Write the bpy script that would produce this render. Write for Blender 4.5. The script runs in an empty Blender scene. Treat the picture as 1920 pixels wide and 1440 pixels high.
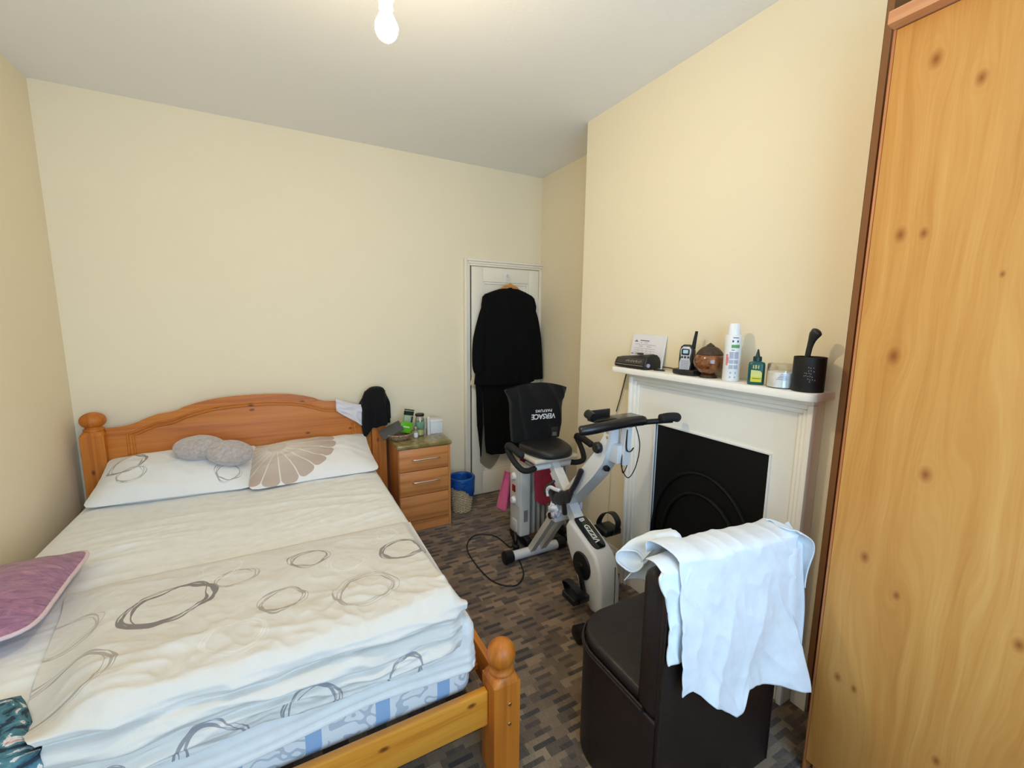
import bpy, bmesh, math, random
from mathutils import Vector, Matrix, noise
S = bpy.context.scene
C = S.collection
R = math.radians
random.seed(7)

# ------------------------------------------------------------------ camera, light, exposure
cam_d = bpy.data.cameras.new('camera'); cam = bpy.data.objects.new('camera', cam_d); C.objects.link(cam)
yaw, pit, rol = R(28.359), R(-8.275), R(0.596)
f_ = Vector((math.sin(yaw)*math.cos(pit), math.cos(yaw)*math.cos(pit), math.sin(pit)))
r_ = Vector((math.cos(yaw), -math.sin(yaw), 0)); u_ = r_.cross(f_)
r2 = r_*math.cos(rol)+u_*math.sin(rol); u2 = u_*math.cos(rol)-r_*math.sin(rol)
cam.matrix_world = Matrix(((r2.x, u2.x, -f_.x, 0), (r2.y, u2.y, -f_.y, 0), (r2.z, u2.z, -f_.z, 1.5), (0, 0, 0, 1)))
cam_d.sensor_width = 36; cam_d.lens = 805.3/1920*36; cam_d.clip_start = 0.02
S.camera = cam
w = bpy.data.worlds.new('sky'); S.world = w; w.use_nodes = True
bg = w.node_tree.nodes['Background']; bg.inputs[0].default_value = (0.62, 0.78, 1.0, 1); bg.inputs[1].default_value = 1.0
S.view_settings.view_transform = 'Standard'; S.view_settings.look = 'None'
S.view_settings.exposure = 0.0; S.view_settings.gamma = 1.0; S.view_settings.use_curve_mapping = False
WIN = (-0.75, 1.25, 0.75, 2.35, -1.0)     # window opening x0 x1 z0 z1, wall plane y
ad = bpy.data.lights.new('daylight', 'AREA'); ad.shape = 'RECTANGLE'
ad.size = WIN[1]-WIN[0]-.06; ad.size_y = WIN[3]-WIN[2]-.06; ad.energy = 76; ad.color = (0.42, 0.69, 1.0)
al = bpy.data.objects.new('daylight', ad); C.objects.link(al)
al.location = ((WIN[0]+WIN[1])/2, WIN[4]-.16, (WIN[2]+WIN[3])/2); al.rotation_euler = (R(90), 0, 0)
BULB = Vector((.301, 1.286, 2.275))
BULB_STRENGTH = 690.0

# ------------------------------------------------------------------ helpers
def lin(c):
    return tuple(((v/255)/12.92 if v/255 <= .04045 else ((v/255+.055)/1.055)**2.4) for v in c)+(1,)

class N:
    """small node-tree builder"""
    def __init__(s, name):
        s.m = bpy.data.materials.new(name); s.m.use_nodes = True; s.t = s.m.node_tree
        s.b = s.t.nodes['Principled BSDF']; s.out = s.t.nodes['Material Output']
    def n(s, typ, **k):
        x = s.t.nodes.new(typ)
        for a, v in k.items(): setattr(x, a, v)
        return x
    def l(s, a, b): s.t.links.new(a, b)
    def setin(s, x, v, i):
        if hasattr(v, 'links') or isinstance(v, bpy.types.NodeSocket): s.l(v, x.inputs[i])
        else: x.inputs[i].default_value = v
    def math(s, op, a, b=None, c=None, clamp=False):
        x = s.n('ShaderNodeMath', operation=op); x.use_clamp = clamp
        s.setin(x, a, 0)
        if b is not None: s.setin(x, b, 1)
        if c is not None: s.setin(x, c, 2)
        return x.outputs[0]
    def coord(s, kind='Object'): return s.n('ShaderNodeTexCoord').outputs[kind]
    def mapping(s, v, scale=(1, 1, 1), loc=(0, 0, 0), rot=(0, 0, 0)):
        x = s.n('ShaderNodeMapping'); s.l(v, x.inputs[0]); x.inputs['Scale'].default_value = scale
        x.inputs['Location'].default_value = loc; x.inputs['Rotation'].default_value = rot
        return x.outputs[0]
    def noise(s, v, scale, detail=4, rough=.55, dist=0, out=0):
        x = s.n('ShaderNodeTexNoise'); s.l(v, x.inputs['Vector']); x.inputs['Scale'].default_value = scale
        x.inputs['Detail'].default_value = detail; x.inputs['Roughness'].default_value = rough; x.inputs['Distortion'].default_value = dist
        return x.outputs[out]
    def ramp(s, fac, stops):
        x = s.n('ShaderNodeValToRGB'); s.l(fac, x.inputs[0]); e = x.color_ramp.elements
        while len(e) < len(stops): e.new(.5)
        for k, (p, c) in enumerate(stops): e[k].position = p; e[k].color = c if len(c) == 4 else lin(c)
        return x.outputs[0]
    def mix(s, fac, a, b, mode='MIX'):
        x = s.n('ShaderNodeMix', data_type='RGBA', blend_type=mode)
        s.setin(x, fac, 0); s.setin(x, a, 6); s.setin(x, b, 7)
        return x.outputs[2]
    def bump(s, h, strength=.3, dist=.01):
        x = s.n('ShaderNodeBump'); s.l(h, x.inputs['Height']); x.inputs['Strength'].default_value = strength
        x.inputs['Distance'].default_value = dist; s.l(x.outputs[0], s.b.inputs['Normal'])
    def set(s, **k):
        nm = dict(col='Base Color', rough='Roughness', metal='Metallic', coat='Coat Weight', spec='Specular IOR Level', trans='Transmission Weight', sheen='Sheen Weight', ior='IOR', alpha='Alpha', sss='Subsurface Weight', coat_rough='Coat Roughness')
        for a, v in k.items():
            i = s.b.inputs[nm[a]]
            if isinstance(v, bpy.types.NodeSocket): s.l(v, i)
            else: i.default_value = v
        return s.m

def plain(name, c, rough=.5, metal=0, var=.06, scale=30, bump=0, coat=0, sheen=0, spec=.5, bscale=None):
    m = N(name); co = m.coord(); nz = m.noise(co, scale)
    c = lin(c)
    col = m.mix(nz, tuple(v*(1-var) for v in c[:3])+(1,), tuple(min(1, v*(1+var)) for v in c[:3])+(1,))
    m.set(col=col, rough=rough, metal=metal, coat=coat, sheen=sheen, spec=spec)
    if bump: m.bump(m.noise(co, bscale or scale*4, 6), bump, .004)
    return m.m

def fabric(name, c, weave=900, var=.1, rough=.9, wr=.25, sheen=.2, wscale=9, wdist=.012):
    m = N(name); co = m.coord(); c = lin(c)
    nz = m.noise(co, 25, 5)
    col = m.mix(nz, tuple(v*(1-var) for v in c[:3])+(1,), tuple(min(1, v*(1+var)) for v in c[:3])+(1,))
    m.set(col=col, rough=rough, sheen=sheen, spec=.2)
    h = m.math('ADD', m.noise(co, wscale, 5, .5, .6), m.math('MULTIPLY', m.noise(co, weave, 1), .03))
    m.bump(h, wr, wdist)
    return m.m

def pine(name, light, mid, dark, axis, freq=11, rough=.38, coat=.25, knots=True, seed=0, knotcol=(96, 44, 16), ksc=1.0):
    m = N(name); co = m.coord()
    cr, lg = freq, .55
    sc = {'x': (lg, cr, cr), 'y': (cr, lg, cr), 'z': (cr, cr, lg)}[axis]
    v = m.mapping(co, sc, (seed*3.1, seed*1.7, seed*2.3))
    a = m.noise(v, 1.6, 4, .55, .9)
    b_ = m.noise(m.mapping(co, tuple(q*(3.2 if q > 2 else 1.4) for q in sc), (seed, 2, 1)), 1.5, 3)
    t = m.math('ADD', m.math('MULTIPLY', a, .7), m.math('MULTIPLY', b_, .3))
    col = m.ramp(t, [(.30, dark), (.47, mid), (.68, light)])
    fine = m.noise(m.mapping(co, tuple(q*(9 if q > 2 else 1.5) for q in sc)), 3, 3)
    col = m.mix(m.math('MULTIPLY', m.math('SUBTRACT', .58, fine, clamp=True), .55), col, lin(dark), 'MULTIPLY')
    if knots:
        sk = m.n('ShaderNodeSeparateXYZ'); m.l(co, sk.inputs[0]); ck = m.n('ShaderNodeCombineXYZ')
        la, ca_ = {'x': (0, 2), 'y': (1, 2), 'z': (2, 0)}[axis]
        m.l(m.math('ADD', m.math('MULTIPLY', sk.outputs[la], 3.4*ksc), seed*.37+.2), ck.inputs[0]); m.l(m.math('ADD', m.math('MULTIPLY', sk.outputs[ca_], 6.5*ksc), seed*.53+.1), ck.inputs[1])
        vo = m.n('ShaderNodeTexVoronoi', voronoi_dimensions='2D'); m.l(ck.outputs[0], vo.inputs['Vector']); vo.inputs['Scale'].default_value = 1.0
        d = vo.outputs['Distance']
        sx = m.n('ShaderNodeSeparateXYZ'); m.l(vo.outputs['Color'], sx.inputs[0])
        gate = m.math('GREATER_THAN', sx.outputs[0], .4)
        k = m.math('MULTIPLY', m.ramp(d, [(.0, (1, 1, 1, 1)), (.035, (.75, .75, .75, 1)), (.07, (0, 0, 0, 1))]), gate)
        col = m.mix(k, col, lin(knotcol))
    m.set(col=col, rough=rough, coat=coat, coat_rough=.25)
    m.bump(fine, .06, .002)
    return m.m

def link(name, me, mat, parent=None, kind=None):
    """me in world coordinates; origin put at the middle of the bottom (top-level) or the middle (part)"""
    xs = [v.co.x for v in me.vertices]; ys = [v.co.y for v in me.vertices]; zs = [v.co.z for v in me.vertices]
    o = bpy.data.objects.new(name, me); C.objects.link(o)
    c = Vector(((min(xs)+max(xs))/2, (min(ys)+max(ys))/2, min(zs) if parent is None else (min(zs)+max(zs))/2))
    me.transform(Matrix.Translation(-c))
    p = Vector((0, 0, 0)); q = parent
    while q is not None: p += q.location; q = q.parent
    o.parent = parent; o.location = c-p
    for mm in (mat if isinstance(mat, (list, tuple)) else [mat]):
        if mm: me.materials.append(mm)
    if kind: o['kind'] = kind
    return o

def obj(name, bm, mat, parent=None, smooth=35, kind=None):
    me = bpy.data.meshes.new(name); bmesh.ops.recalc_face_normals(bm, faces=bm.faces)
    bm.to_mesh(me); bm.free()
    if smooth:
        for p in me.polygons: p.use_smooth = True
        if smooth < 180: me.set_sharp_from_angle(angle=R(smooth))
    return link(name, me, mat, parent, kind)

def tag(o, label=None, cat=None, group=None, kind=None):
    if label: o['label'] = label
    if cat: o['category'] = cat
    if group: o['group'] = group
    if kind: o['kind'] = kind
    return o

def thing(name, loc, label, cat, group=None, kind=None):
    o = bpy.data.objects.new(name, None); C.objects.link(o); o.location = loc; o.empty_display_size = .1
    return tag(o, label, cat, group, kind)

def B(): return bmesh.new()

def box(bm, lo, hi, bev=0, seg=2, M=None):
    lo = Vector(lo); hi = Vector(hi)
    g = bmesh.ops.create_cube(bm, size=1); vs = g['verts']
    for v in vs: v.co = Vector(((v.co.x+.5)*(hi.x-lo.x)+lo.x, (v.co.y+.5)*(hi.y-lo.y)+lo.y, (v.co.z+.5)*(hi.z-lo.z)+lo.z))
    if bev:
        es = list({e for v in vs for e in v.link_edges})
        r = bmesh.ops.bevel(bm, geom=es, offset=bev, segments=seg, affect='EDGES', profile=.5)
        vs = list({v for f in r['faces'] for v in f.verts} | {v for v in vs if v.is_valid})
    if M:
        for v in vs: v.co = M @ v.co
    return bm

def bx(lo, hi, bev=0, seg=2, M=None): return box(B(), lo, hi, bev, seg, M)

def prism(bm, pts, axis, a, b, bev=0, seg=2):
    """pts 2-D polygon in the two other axes (x:(y,z) y:(x,z) z:(x,y))"""
    def P(p, t): return {'x': (t, p[0], p[1]), 'y': (p[0], t, p[1]), 'z': (p[0], p[1], t)}[axis]
    A = [bm.verts.new(P(p, a)) for p in pts]; Bv = [bm.verts.new(P(p, b)) for p in pts]
    fs = [bm.faces.new(A), bm.faces.new(Bv[::-1])]
    n = len(pts)
    for i in range(n): fs.append(bm.faces.new((A[i], A[(i+1) % n], Bv[(i+1) % n], Bv[i])))
    bmesh.ops.recalc_face_normals(bm, faces=fs)
    if bev:
        es = list({e for f in fs[:2] for e in f.edges})
        bmesh.ops.bevel(bm, geom=es, offset=bev, segments=seg, affect='EDGES', profile=.5)
    return bm

def lathe(bm, prof, c=(0, 0, 0), seg=28, M=None, sx=1, sy=1):
    c = Vector(c); rings = []
    for r, z in prof:
        if r < 1e-5: rings.append([bm.verts.new((0, 0, z))])
        else: rings.append([bm.verts.new((r*sx*math.cos(2*math.pi*i/seg), r*sy*math.sin(2*math.pi*i/seg), z)) for i in range(seg)])
    for a, b in zip(rings, rings[1:]):
        for i in range(seg):
            j = (i+1) % seg
            q = [a[i % len(a)], a[j % len(a)], b[j % len(b)], b[i % len(b)]]
            q2 = []
            for v in q:
                if v not in q2: q2.append(v)
            if len(q2) >= 3:
                try: bm.faces.new(q2)
                except ValueError: pass
    for e in (rings[0], rings[-1]):
        if len(e) > 1 and e is not None:
            try: bm.faces.new(e)
            except ValueError: pass
    for rg in rings:
        for v in rg: v.co = (M @ v.co if M else v.co)+c
    return bm

def spline(pts, n=8, closed=False):
    P = [Vector(p) for p in pts]; out = []; m = len(P)
    for i in range(m if closed else m-1):
        if closed: a, b, c, d = P[i-1], P[i], P[(i+1) % m], P[(i+2) % m]
        else: a, b, c, d = P[max(i-1, 0)], P[i], P[i+1], P[min(i+2, m-1)]
        for k in range(n):
            t = k/n
            out.append(.5*((2*b)+(c-a)*t+(2*a-5*b+4*c-d)*t*t+(3*b-a-3*c+d)*t**3))
    if not closed: out.append(P[-1])
    return out

def tube(bm, pts, r, seg=10, closed=False, flat=None, caps=True):
    """r number or list; flat=(normal-scale) squashes the second frame axis"""
    P = [Vector(p) for p in pts]; n = len(P); rings = []; N0 = None
    for i in range(n):
        if closed: t = (P[(i+1) % n]-P[i-1])
        else: t = P[min(i+1, n-1)]-P[max(i-1, 0)]
        if t.length < 1e-9: t = Vector((0, 0, 1))
        t.normalize()
        if N0 is None:
            a = Vector((0, 0, 1)) if abs(t.z) < .9 else Vector((1, 0, 0)); N0 = t.cross(a).normalized()
        N0 = (N0-t*N0.dot(t)); N0.normalize(); B0 = t.cross(N0)
        rr = r[i] if isinstance(r, (list, tuple)) else r
        rings.append([bm.verts.new(P[i]+(N0*math.cos(2*math.pi*k/seg)+B0*math.sin(2*math.pi*k/seg)*(flat or 1))*rr) for k in range(seg)])
    for i in range(n if closed else n-1):
        a, b = rings[i], rings[(i+1) % n]
        for k in range(seg): bm.faces.new((a[k], a[(k+1) % seg], b[(k+1) % seg], b[k]))
    if not closed and caps: bm.faces.new(rings[0][::-1]); bm.faces.new(rings[-1])
    return bm

def beam(bm, pts, w, d, side=(1, 0, 0), bev=0):
    """rectangular section swept along pts; w along side, d in the other direction; w,d may be lists"""
    P = [Vector(p) for p in pts]; s = Vector(side); rings = []
    for i in range(len(P)):
        t = (P[min(i+1, len(P)-1)]-P[max(i-1, 0)]).normalized(); nn = t.cross(s).normalized()
        ww = w[i] if isinstance(w, (list, tuple)) else w; dd = d[i] if isinstance(d, (list, tuple)) else d
        rings.append([bm.verts.new(P[i]+s*a*ww/2+nn*b*dd/2) for a, b in ((1, 1), (-1, 1), (-1, -1), (1, -1))])
    fs = []
    for a, b in zip(rings, rings[1:]):
        for k in range(4): fs.append(bm.faces.new((a[k], a[(k+1) % 4], b[(k+1) % 4], b[k])))
    fs.append(bm.faces.new(rings[0][::-1])); fs.append(bm.faces.new(rings[-1]))
    if bev:
        es = [e for e in {e for f in fs for e in f.edges} if len(e.link_faces) == 2 and e.calc_face_angle(0) > .6]
        bmesh.ops.bevel(bm, geom=es, offset=bev, segments=2, affect='EDGES', profile=.5)
    return bm

def grid(name, f, nu, nv, mat, parent=None, thick=0, closed=False, uv=None, off=-1, subs=0):
    """surface f(u,v) -> point, u,v in 0..1; uv(u,v) gives print coordinates in metres"""
    vs = []; cols = nu if closed else nu+1
    for j in range(nv+1):
        for i in range(cols): vs.append(tuple(f(i/nu, j/nv)))
    fs = []
    for j in range(nv):
        for i in range(nu):
            a = j*cols+i; b = j*cols+(i+1) % cols
            fs.append((a, b, b+cols, a+cols))
    me = bpy.data.meshes.new(name); me.from_pydata(vs, [], fs)
    lay = me.uv_layers.new(name='UVMap')
    k = 0
    for j in range(nv):
        for i in range(nu):
            for (a, b) in ((i, j), (i+1, j), (i+1, j+1), (i, j+1)):
                q = uv(a/nu, b/nv) if uv else (a/nu, b/nv)
                lay.data[k].uv = q; k += 1
    for p in me.polygons: p.use_smooth = True
    o = link(name, me, mat, parent)
    if thick:
        s = o.modifiers.new('thickness', 'SOLIDIFY'); s.thickness = thick; s.offset = off
    if subs:
        s = o.modifiers.new('smooth', 'SUBSURF'); s.levels = subs; s.render_levels = subs
    return o

def nz(x, y, z=0): return noise.noise((x, y, z))
def fbm(x, y, z=0): return noise.noise((x, y, z))+.5*noise.noise((2.1*x, 2.1*y, 2.1*z+5))+.25*noise.noise((4.3*x, 4.3*y, 4.3*z+9))
def ridge(x, y, z=0): return (1-abs(noise.noise((x, y, z))))**3
def sst(a, b, x):
    t = max(0, min(1, (x-a)/(b-a))); return t*t*(3-2*t)
def lerp(a, b, t): return a+(b-a)*t
def table(pts, x):
    if x <= pts[0][0]: return pts[0][1]
    for (a, p), (b, q) in zip(pts, pts[1:]):
        if x <= b: return lerp(p, q, sst(a, b, x))
    return pts[-1][1]
def ltable(pts, x):
    if x <= pts[0][0]: return pts[0][1]
    for (a, p), (b, q) in zip(pts, pts[1:]):
        if x <= b: return lerp(p, q, (x-a)/(b-a))
    return pts[-1][1]

def text(name, body, M, size, mat, parent, depth=.0006, space=1.0, bold=0, align='CENTER', shear=0):
    """lettering as a thin raised print, built in the plane of M"""
    c = bpy.data.curves.new(name, 'FONT'); c.body = body; c.size = size; c.extrude = depth; c.align_x = align; c.align_y = 'CENTER'
    c.space_character = space; c.offset = bold; c.shear = shear
    t = bpy.data.objects.new('t', c); C.objects.link(t)
    dg = bpy.context.evaluated_depsgraph_get(); dg.update()
    me = bpy.data.meshes.new_from_object(t.evaluated_get(dg)); me.name = name
    bpy.data.objects.remove(t)
    me.transform(M); me.materials.clear()
    return link(name, me, mat, parent)

def frame3(o, ex, ey):
    ex = Vector(ex).normalized(); ey = Vector(ey); ey = (ey-ex*ey.dot(ex)).normalized(); ez = ex.cross(ey)
    return Matrix(((ex.x, ey.x, ez.x, o[0]), (ex.y, ey.y, ez.y, o[1]), (ex.z, ey.z, ez.z, o[2]), (0, 0, 0, 1)))

# ring print node group (hand-drawn circles on the bedding)
def ring_group():
    g = bpy.data.node_groups.new('drawn_ring', 'ShaderNodeTree')
    for n_, t_ in (('Vec', 'NodeSocketVector'), ('Centre', 'NodeSocketVector'), ('Radius', 'NodeSocketFloat'), ('Width', 'NodeSocketFloat'), ('Seed', 'NodeSocketFloat')):
        g.interface.new_socket(name=n_, in_out='INPUT', socket_type=t_)
    g.interface.new_socket(name='Mask', in_out='OUTPUT', socket_type='NodeSocketFloat')
    gi = g.nodes.new('NodeGroupInput'); go = g.nodes.new('NodeGroupOutput'); L = g.links.new
    def M(op, a, b=None):
        x = g.nodes.new('ShaderNodeMath'); x.operation = op
        for i, v in enumerate((a, b)):
            if v is None: continue
            if isinstance(v, bpy.types.NodeSocket): L(v, x.inputs[i])
            else: x.inputs[i].default_value = v
        return x.outputs[0]
    sub = g.nodes.new('ShaderNodeVectorMath'); sub.operation = 'SUBTRACT'; L(gi.outputs[0], sub.inputs[0]); L(gi.outputs[1], sub.inputs[1])
    ln = g.nodes.new('ShaderNodeVectorMath'); ln.operation = 'LENGTH'; L(sub.outputs[0], ln.inputs[0])
    d = M('DIVIDE', ln.outputs[1], gi.outputs[2])
    nrm = g.nodes.new('ShaderNodeVectorMath'); nrm.operation = 'NORMALIZE'; L(sub.outputs[0], nrm.inputs[0])
    tot = None
    for k in range(4):
        nt = g.nodes.new('ShaderNodeTexNoise'); nt.noise_dimensions = '4D'; L(nrm.outputs[0], nt.inputs['Vector'])
        L(M('ADD', gi.outputs[4], k*.55), nt.inputs['W']); nt.inputs['Scale'].default_value = .85; nt.inputs['Detail'].default_value = 0
        o_ = M('MULTIPLY', M('SUBTRACT', nt.outputs[0], .5), .62)
        e = M('ABSOLUTE', M('SUBTRACT', M('SUBTRACT', d, 1.0-.05*k), o_))
        nw = g.nodes.new('ShaderNodeTexNoise'); nw.noise_dimensions = '4D'; L(nrm.outputs[0], nw.inputs['Vector'])
        L(M('ADD', gi.outputs[4], k*2.3+11), nw.inputs['W']); nw.inputs['Scale'].default_value = 1.0; nw.inputs['Detail'].default_value = 0
        wd = M('MULTIPLY', gi.outputs[3], M('MAXIMUM', M('MULTIPLY', M('SUBTRACT', nw.outputs[0], .38), 4.0), .30))
        wd = M('DIVIDE', wd, gi.outputs[2])
        mk = M('LESS_THAN', e, wd)
        tot = mk if tot is None else M('MAXIMUM', tot, mk)
    L(tot, go.inputs[0])
    return g
RG = ring_group()

def printed(name, base, rings, extra=None, wr=.35, wscale=7, var=.03):
    """white cotton with drawn rings; rings: (u, v, radius, width, colour, strength)"""
    m = N(name); co = m.coord('Object'); uv = m.coord('UV')
    b = lin(base); nzv = m.noise(co, 6, 4)
    col = m.mix(nzv, tuple(v*(1-var) for v in b[:3])+(1,), tuple(min(1, v*(1+var)) for v in b[:3])+(1,))
    wob = m.noise(uv, 7, 0, .5, 0, 1)
    off = m.n('ShaderNodeVectorMath', operation='MULTIPLY_ADD'); m.l(wob, off.inputs[0]); off.inputs[1].default_value = (.02, .02, 0); m.l(uv, off.inputs[2])
    for i, (u, v, r, wd, c, st) in enumerate(rings):
        g = m.n('ShaderNodeGroup'); g.node_tree = RG; m.l(off.outputs[0], g.inputs[0])
        g.inputs[1].default_value = (u+.01, v+.01, 0); g.inputs[2].default_value = r; g.inputs[3].default_value = wd; g.inputs[4].default_value = i*5.3+1
        col = m.mix(m.math('MULTIPLY', g.outputs[0], st), col, lin(c))
    if extra: col = extra(m, uv, col)
    m.set(col=col, rough=.85, sheen=.15, spec=.2)
    h = m.math('ADD', m.noise(co, wscale, 5, .5, .8), m.math('MULTIPLY', m.noise(co, 700, 1), .02))
    m.bump(h, wr, .012)
    return m.m

# ------------------------------------------------------------------ materials
def wallmat(name, c, bump=.12, var=.025):
    m = N(name); co = m.coord(); c = lin(c); n1 = m.noise(co, 1.6, 5)
    col = m.mix(n1, tuple(v*(1-var) for v in c[:3])+(1,), tuple(v*(1+var) for v in c[:3])+(1,))
    m.set(col=col, rough=.75, spec=.25)
    m.bump(m.math('ADD', m.noise(co, 60, 5), m.math('MULTIPLY', m.noise(co, 6, 3), .8)), bump, .003)
    return m.m
M_wall = wallmat('cream_emulsion', (242, 228, 198))
M_ceil = wallmat('white_ceiling', (246, 245, 243), .2)
M_white = wallmat('white_gloss_paint', (235, 231, 224), .05); M_white.node_tree.nodes['Principled BSDF'].inputs['Roughness'].default_value = .35
M_door = wallmat('warm_white_door_paint', (244, 234, 216), .05); M_door.node_tree.nodes['Principled BSDF'].inputs['Roughness'].default_value = .45
M_cream = wallmat('cream_gloss_paint', (247, 241, 230), .05); M_cream.node_tree.nodes['Principled BSDF'].inputs['Roughness'].default_value = .4
ORG = dict(light=(212, 134, 44), mid=(194, 110, 28), dark=(156, 80, 15), coat=.0, rough=.5)
M_pine_x = pine('honey_pine_crosswise', **ORG, axis='x', seed=1)
M_pine_z = pine('honey_pine_upright', **ORG, axis='z', seed=2)
M_pine_y = pine('honey_pine_lengthwise', **ORG, axis='y', seed=3)
M_rail = pine('golden_pine_rail', (230, 160, 58), (214, 140, 44), (184, 108, 28), 'x', seed=4)
OAK = dict(light=(232, 162, 98), mid=(218, 144, 80), dark=(188, 114, 56), rough=.45, coat=.1, freq=9)
M_oak_x = pine('oak_laminate', **OAK, axis='x', seed=5, knots=False)
M_oak_z = pine('oak_laminate_upright', **OAK, axis='z', seed=6, knots=False)
M_black = plain('black_plastic', (20, 20, 21), .4, var=.2)
M_rubber = plain('black_foam_grip', (16, 16, 17), .75, var=.3, bump=.3)
M_bikewhite = plain('white_powder_coat', (226, 224, 222), .28, coat=.3, var=.02)
M_steel = plain('brushed_steel', (226, 218, 204), .38, 1, .08)
M_brass = plain('bright_screw_metal', (220, 196, 150), .2, 1, .1)
M_gap = plain('dark_gap', (24, 18, 14), .9)

def carpet():
    m = N('brown_block_carpet'); co = m.coord()
    def brick(sc, w_, h_, off, sq):
        b = m.n('ShaderNodeTexBrick'); b.offset = off; b.squash = sq; b.squash_frequency = 3; b.offset_frequency = 2
        m.l(sc, b.inputs['Vector']); b.inputs['Color1'].default_value = (0, 0, 0, 1); b.inputs['Color2'].default_value = (1, 1, 1, 1)
        b.inputs['Mortar Size'].default_value = 0; b.inputs['Scale'].default_value = 1; b.inputs['Brick Width'].default_value = w_; b.inputs['Row Height'].default_value = h_
        b.inputs['Bias'].default_value = 0
        return b.outputs[0]
    P_ = .042
    a = brick(co, .096, P_, .37, .8)
    sp = m.n('ShaderNodeSeparateXYZ'); m.l(co, sp.inputs[0])
    yy = m.math('ADD', sp.outputs[1], m.math('MULTIPLY', m.math('SUBTRACT', m.noise(co, 240, 2), .5), .003))
    rr = m.math('ADD', m.math('DIVIDE', yy, P_), 100.0); rowf = m.math('FRACT', rr); row = m.math('FLOOR', rr)
    w1 = m.n('ShaderNodeTexWhiteNoise', noise_dimensions='1D'); m.l(row, w1.inputs['W'])
    uu = m.math('ADD', m.math('DIVIDE', sp.outputs[0], .150), m.math('MULTIPLY', w1.outputs[0], 7.0)); cell = m.math('FLOOR', uu)
    cv = m.n('ShaderNodeCombineXYZ'); m.l(row, cv.inputs[0]); m.l(cell, cv.inputs[1])
    w2 = m.n('ShaderNodeTexWhiteNoise', noise_dimensions='2D'); m.l(cv.outputs[0], w2.inputs['Vector'])
    c = w2.outputs[0]
    dash = m.math('MULTIPLY', m.math('LESS_THAN', rowf, .46), m.math('LESS_THAN', m.math('FRACT', uu), m.math('ADD', .38, m.math('MULTIPLY', c, .25))))
    col = m.ramp(a, [(.0, (96, 73, 50)), (.45, (132, 103, 72)), (.75, (152, 122, 88)), (1, (168, 137, 102))])
    col = m.mix(m.math('MULTIPLY', dash, m.math('ADD', .45, m.math('MULTIPLY', c, .5))), col, lin((42, 29, 19)))
    fz = m.noise(co, 420, 3)
    rib = m.n('ShaderNodeTexWave', wave_type='BANDS', bands_direction='X'); m.l(co, rib.inputs[0]); rib.inputs['Scale'].default_value = 62; rib.inputs['Distortion'].default_value = 1.2
    col = m.mix(m.math('MULTIPLY', m.math('MULTIPLY', fz, rib.outputs[1]), .5), col, (.016, .013, .010, 1))
    m.set(col=col, rough=1, spec=.1, sheen=.3)
    m.bump(m.math('ADD', fz, rib.outputs[1]), .6, .004)
    return m.m
M_carpet = carpet()

# ------------------------------------------------------------------ the room
XL, XR, XC, YB, YF, ZC = -1.065, 2.055, 1.74, 3.302, WIN[4], 2.712
CY0, CY1 = .772, 2.28                       # chimney breast
def struct(name, bm, mat, label, cat, parent=None):
    return tag(obj(name, bm, mat, parent), label, cat, kind='structure')
struct('floor', bx((XL-.1, YF-.1, -.1), (XR+.1, YB+.1, 0)), M_carpet, 'brown block-patterned carpet covering the bedroom floor', 'floor')
struct('ceiling', bx((XL-.1, YF-.1, ZC), (XR+.1, YB+.1, ZC+.1)), M_ceil, 'plain white ceiling above the bed and the fireplace', 'ceiling')
struct('wall_left', bx((XL-.1, YF-.1, 0), (XL, YB+.1, ZC)), M_wall, 'cream wall along the left side of the bed', 'wall')
struct('wall_back', bx((XL, YB, 0), (XR, YB+.1, ZC)), M_wall, 'cream wall behind the pine headboard and the closet door', 'wall')
struct('wall_right', bx((XR, YF-.1, 0), (XR+.1, YB+.1, ZC)), M_wall, 'cream alcove wall to the right of the closet door', 'wall')
b = B()
x0, x1, z0, z1, yw = WIN
for lo, hi in (((XL, yw-.1, 0), (x0, yw, ZC)), ((x1, yw-.1, 0), (XR, yw, ZC)), ((x0, yw-.1, 0), (x1, yw, z0)), ((x0, yw-.1, z1), (x1, yw, ZC))): box(b, lo, hi)
struct('wall_front', b, M_wall, 'cream window wall behind the viewer, outside the picture', 'wall')
wr_ = tag(obj('window_1', bx((x0, yw-.09, z0), (x1, yw-.03, z0+.05)), M_white), 'white framed window in the wall behind the viewer', 'window', kind='structure')
for lo, hi in (((x0, yw-.09, z1-.05), (x1, yw-.03, z1)), ((x0, yw-.09, z0), (x0+.05, yw-.03, z1)), ((x1-.05, yw-.09, z0), (x1, yw-.03, z1)), ((x0, yw-.08, 1.5), (x1, yw-.04, 1.55))):
    obj('window_frame', bx(lo, hi, .004), M_white, wr_)
mg = N('window_glass'); tr = mg.n('ShaderNodeBsdfTransparent'); gl = mg.n('ShaderNodeBsdfGlossy'); gl.inputs['Roughness'].default_value = .02
mx = mg.n('ShaderNodeMixShader'); mx.inputs[0].default_value = .06; mg.l(tr.outputs[0], mx.inputs[1]); mg.l(gl.outputs[0], mx.inputs[2]); mg.l(mx.outputs[0], mg.out.inputs[0])
obj('pane', bx((x0, yw-.064, z0), (x1, yw-.06, z1)), mg.m, wr_)
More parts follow.
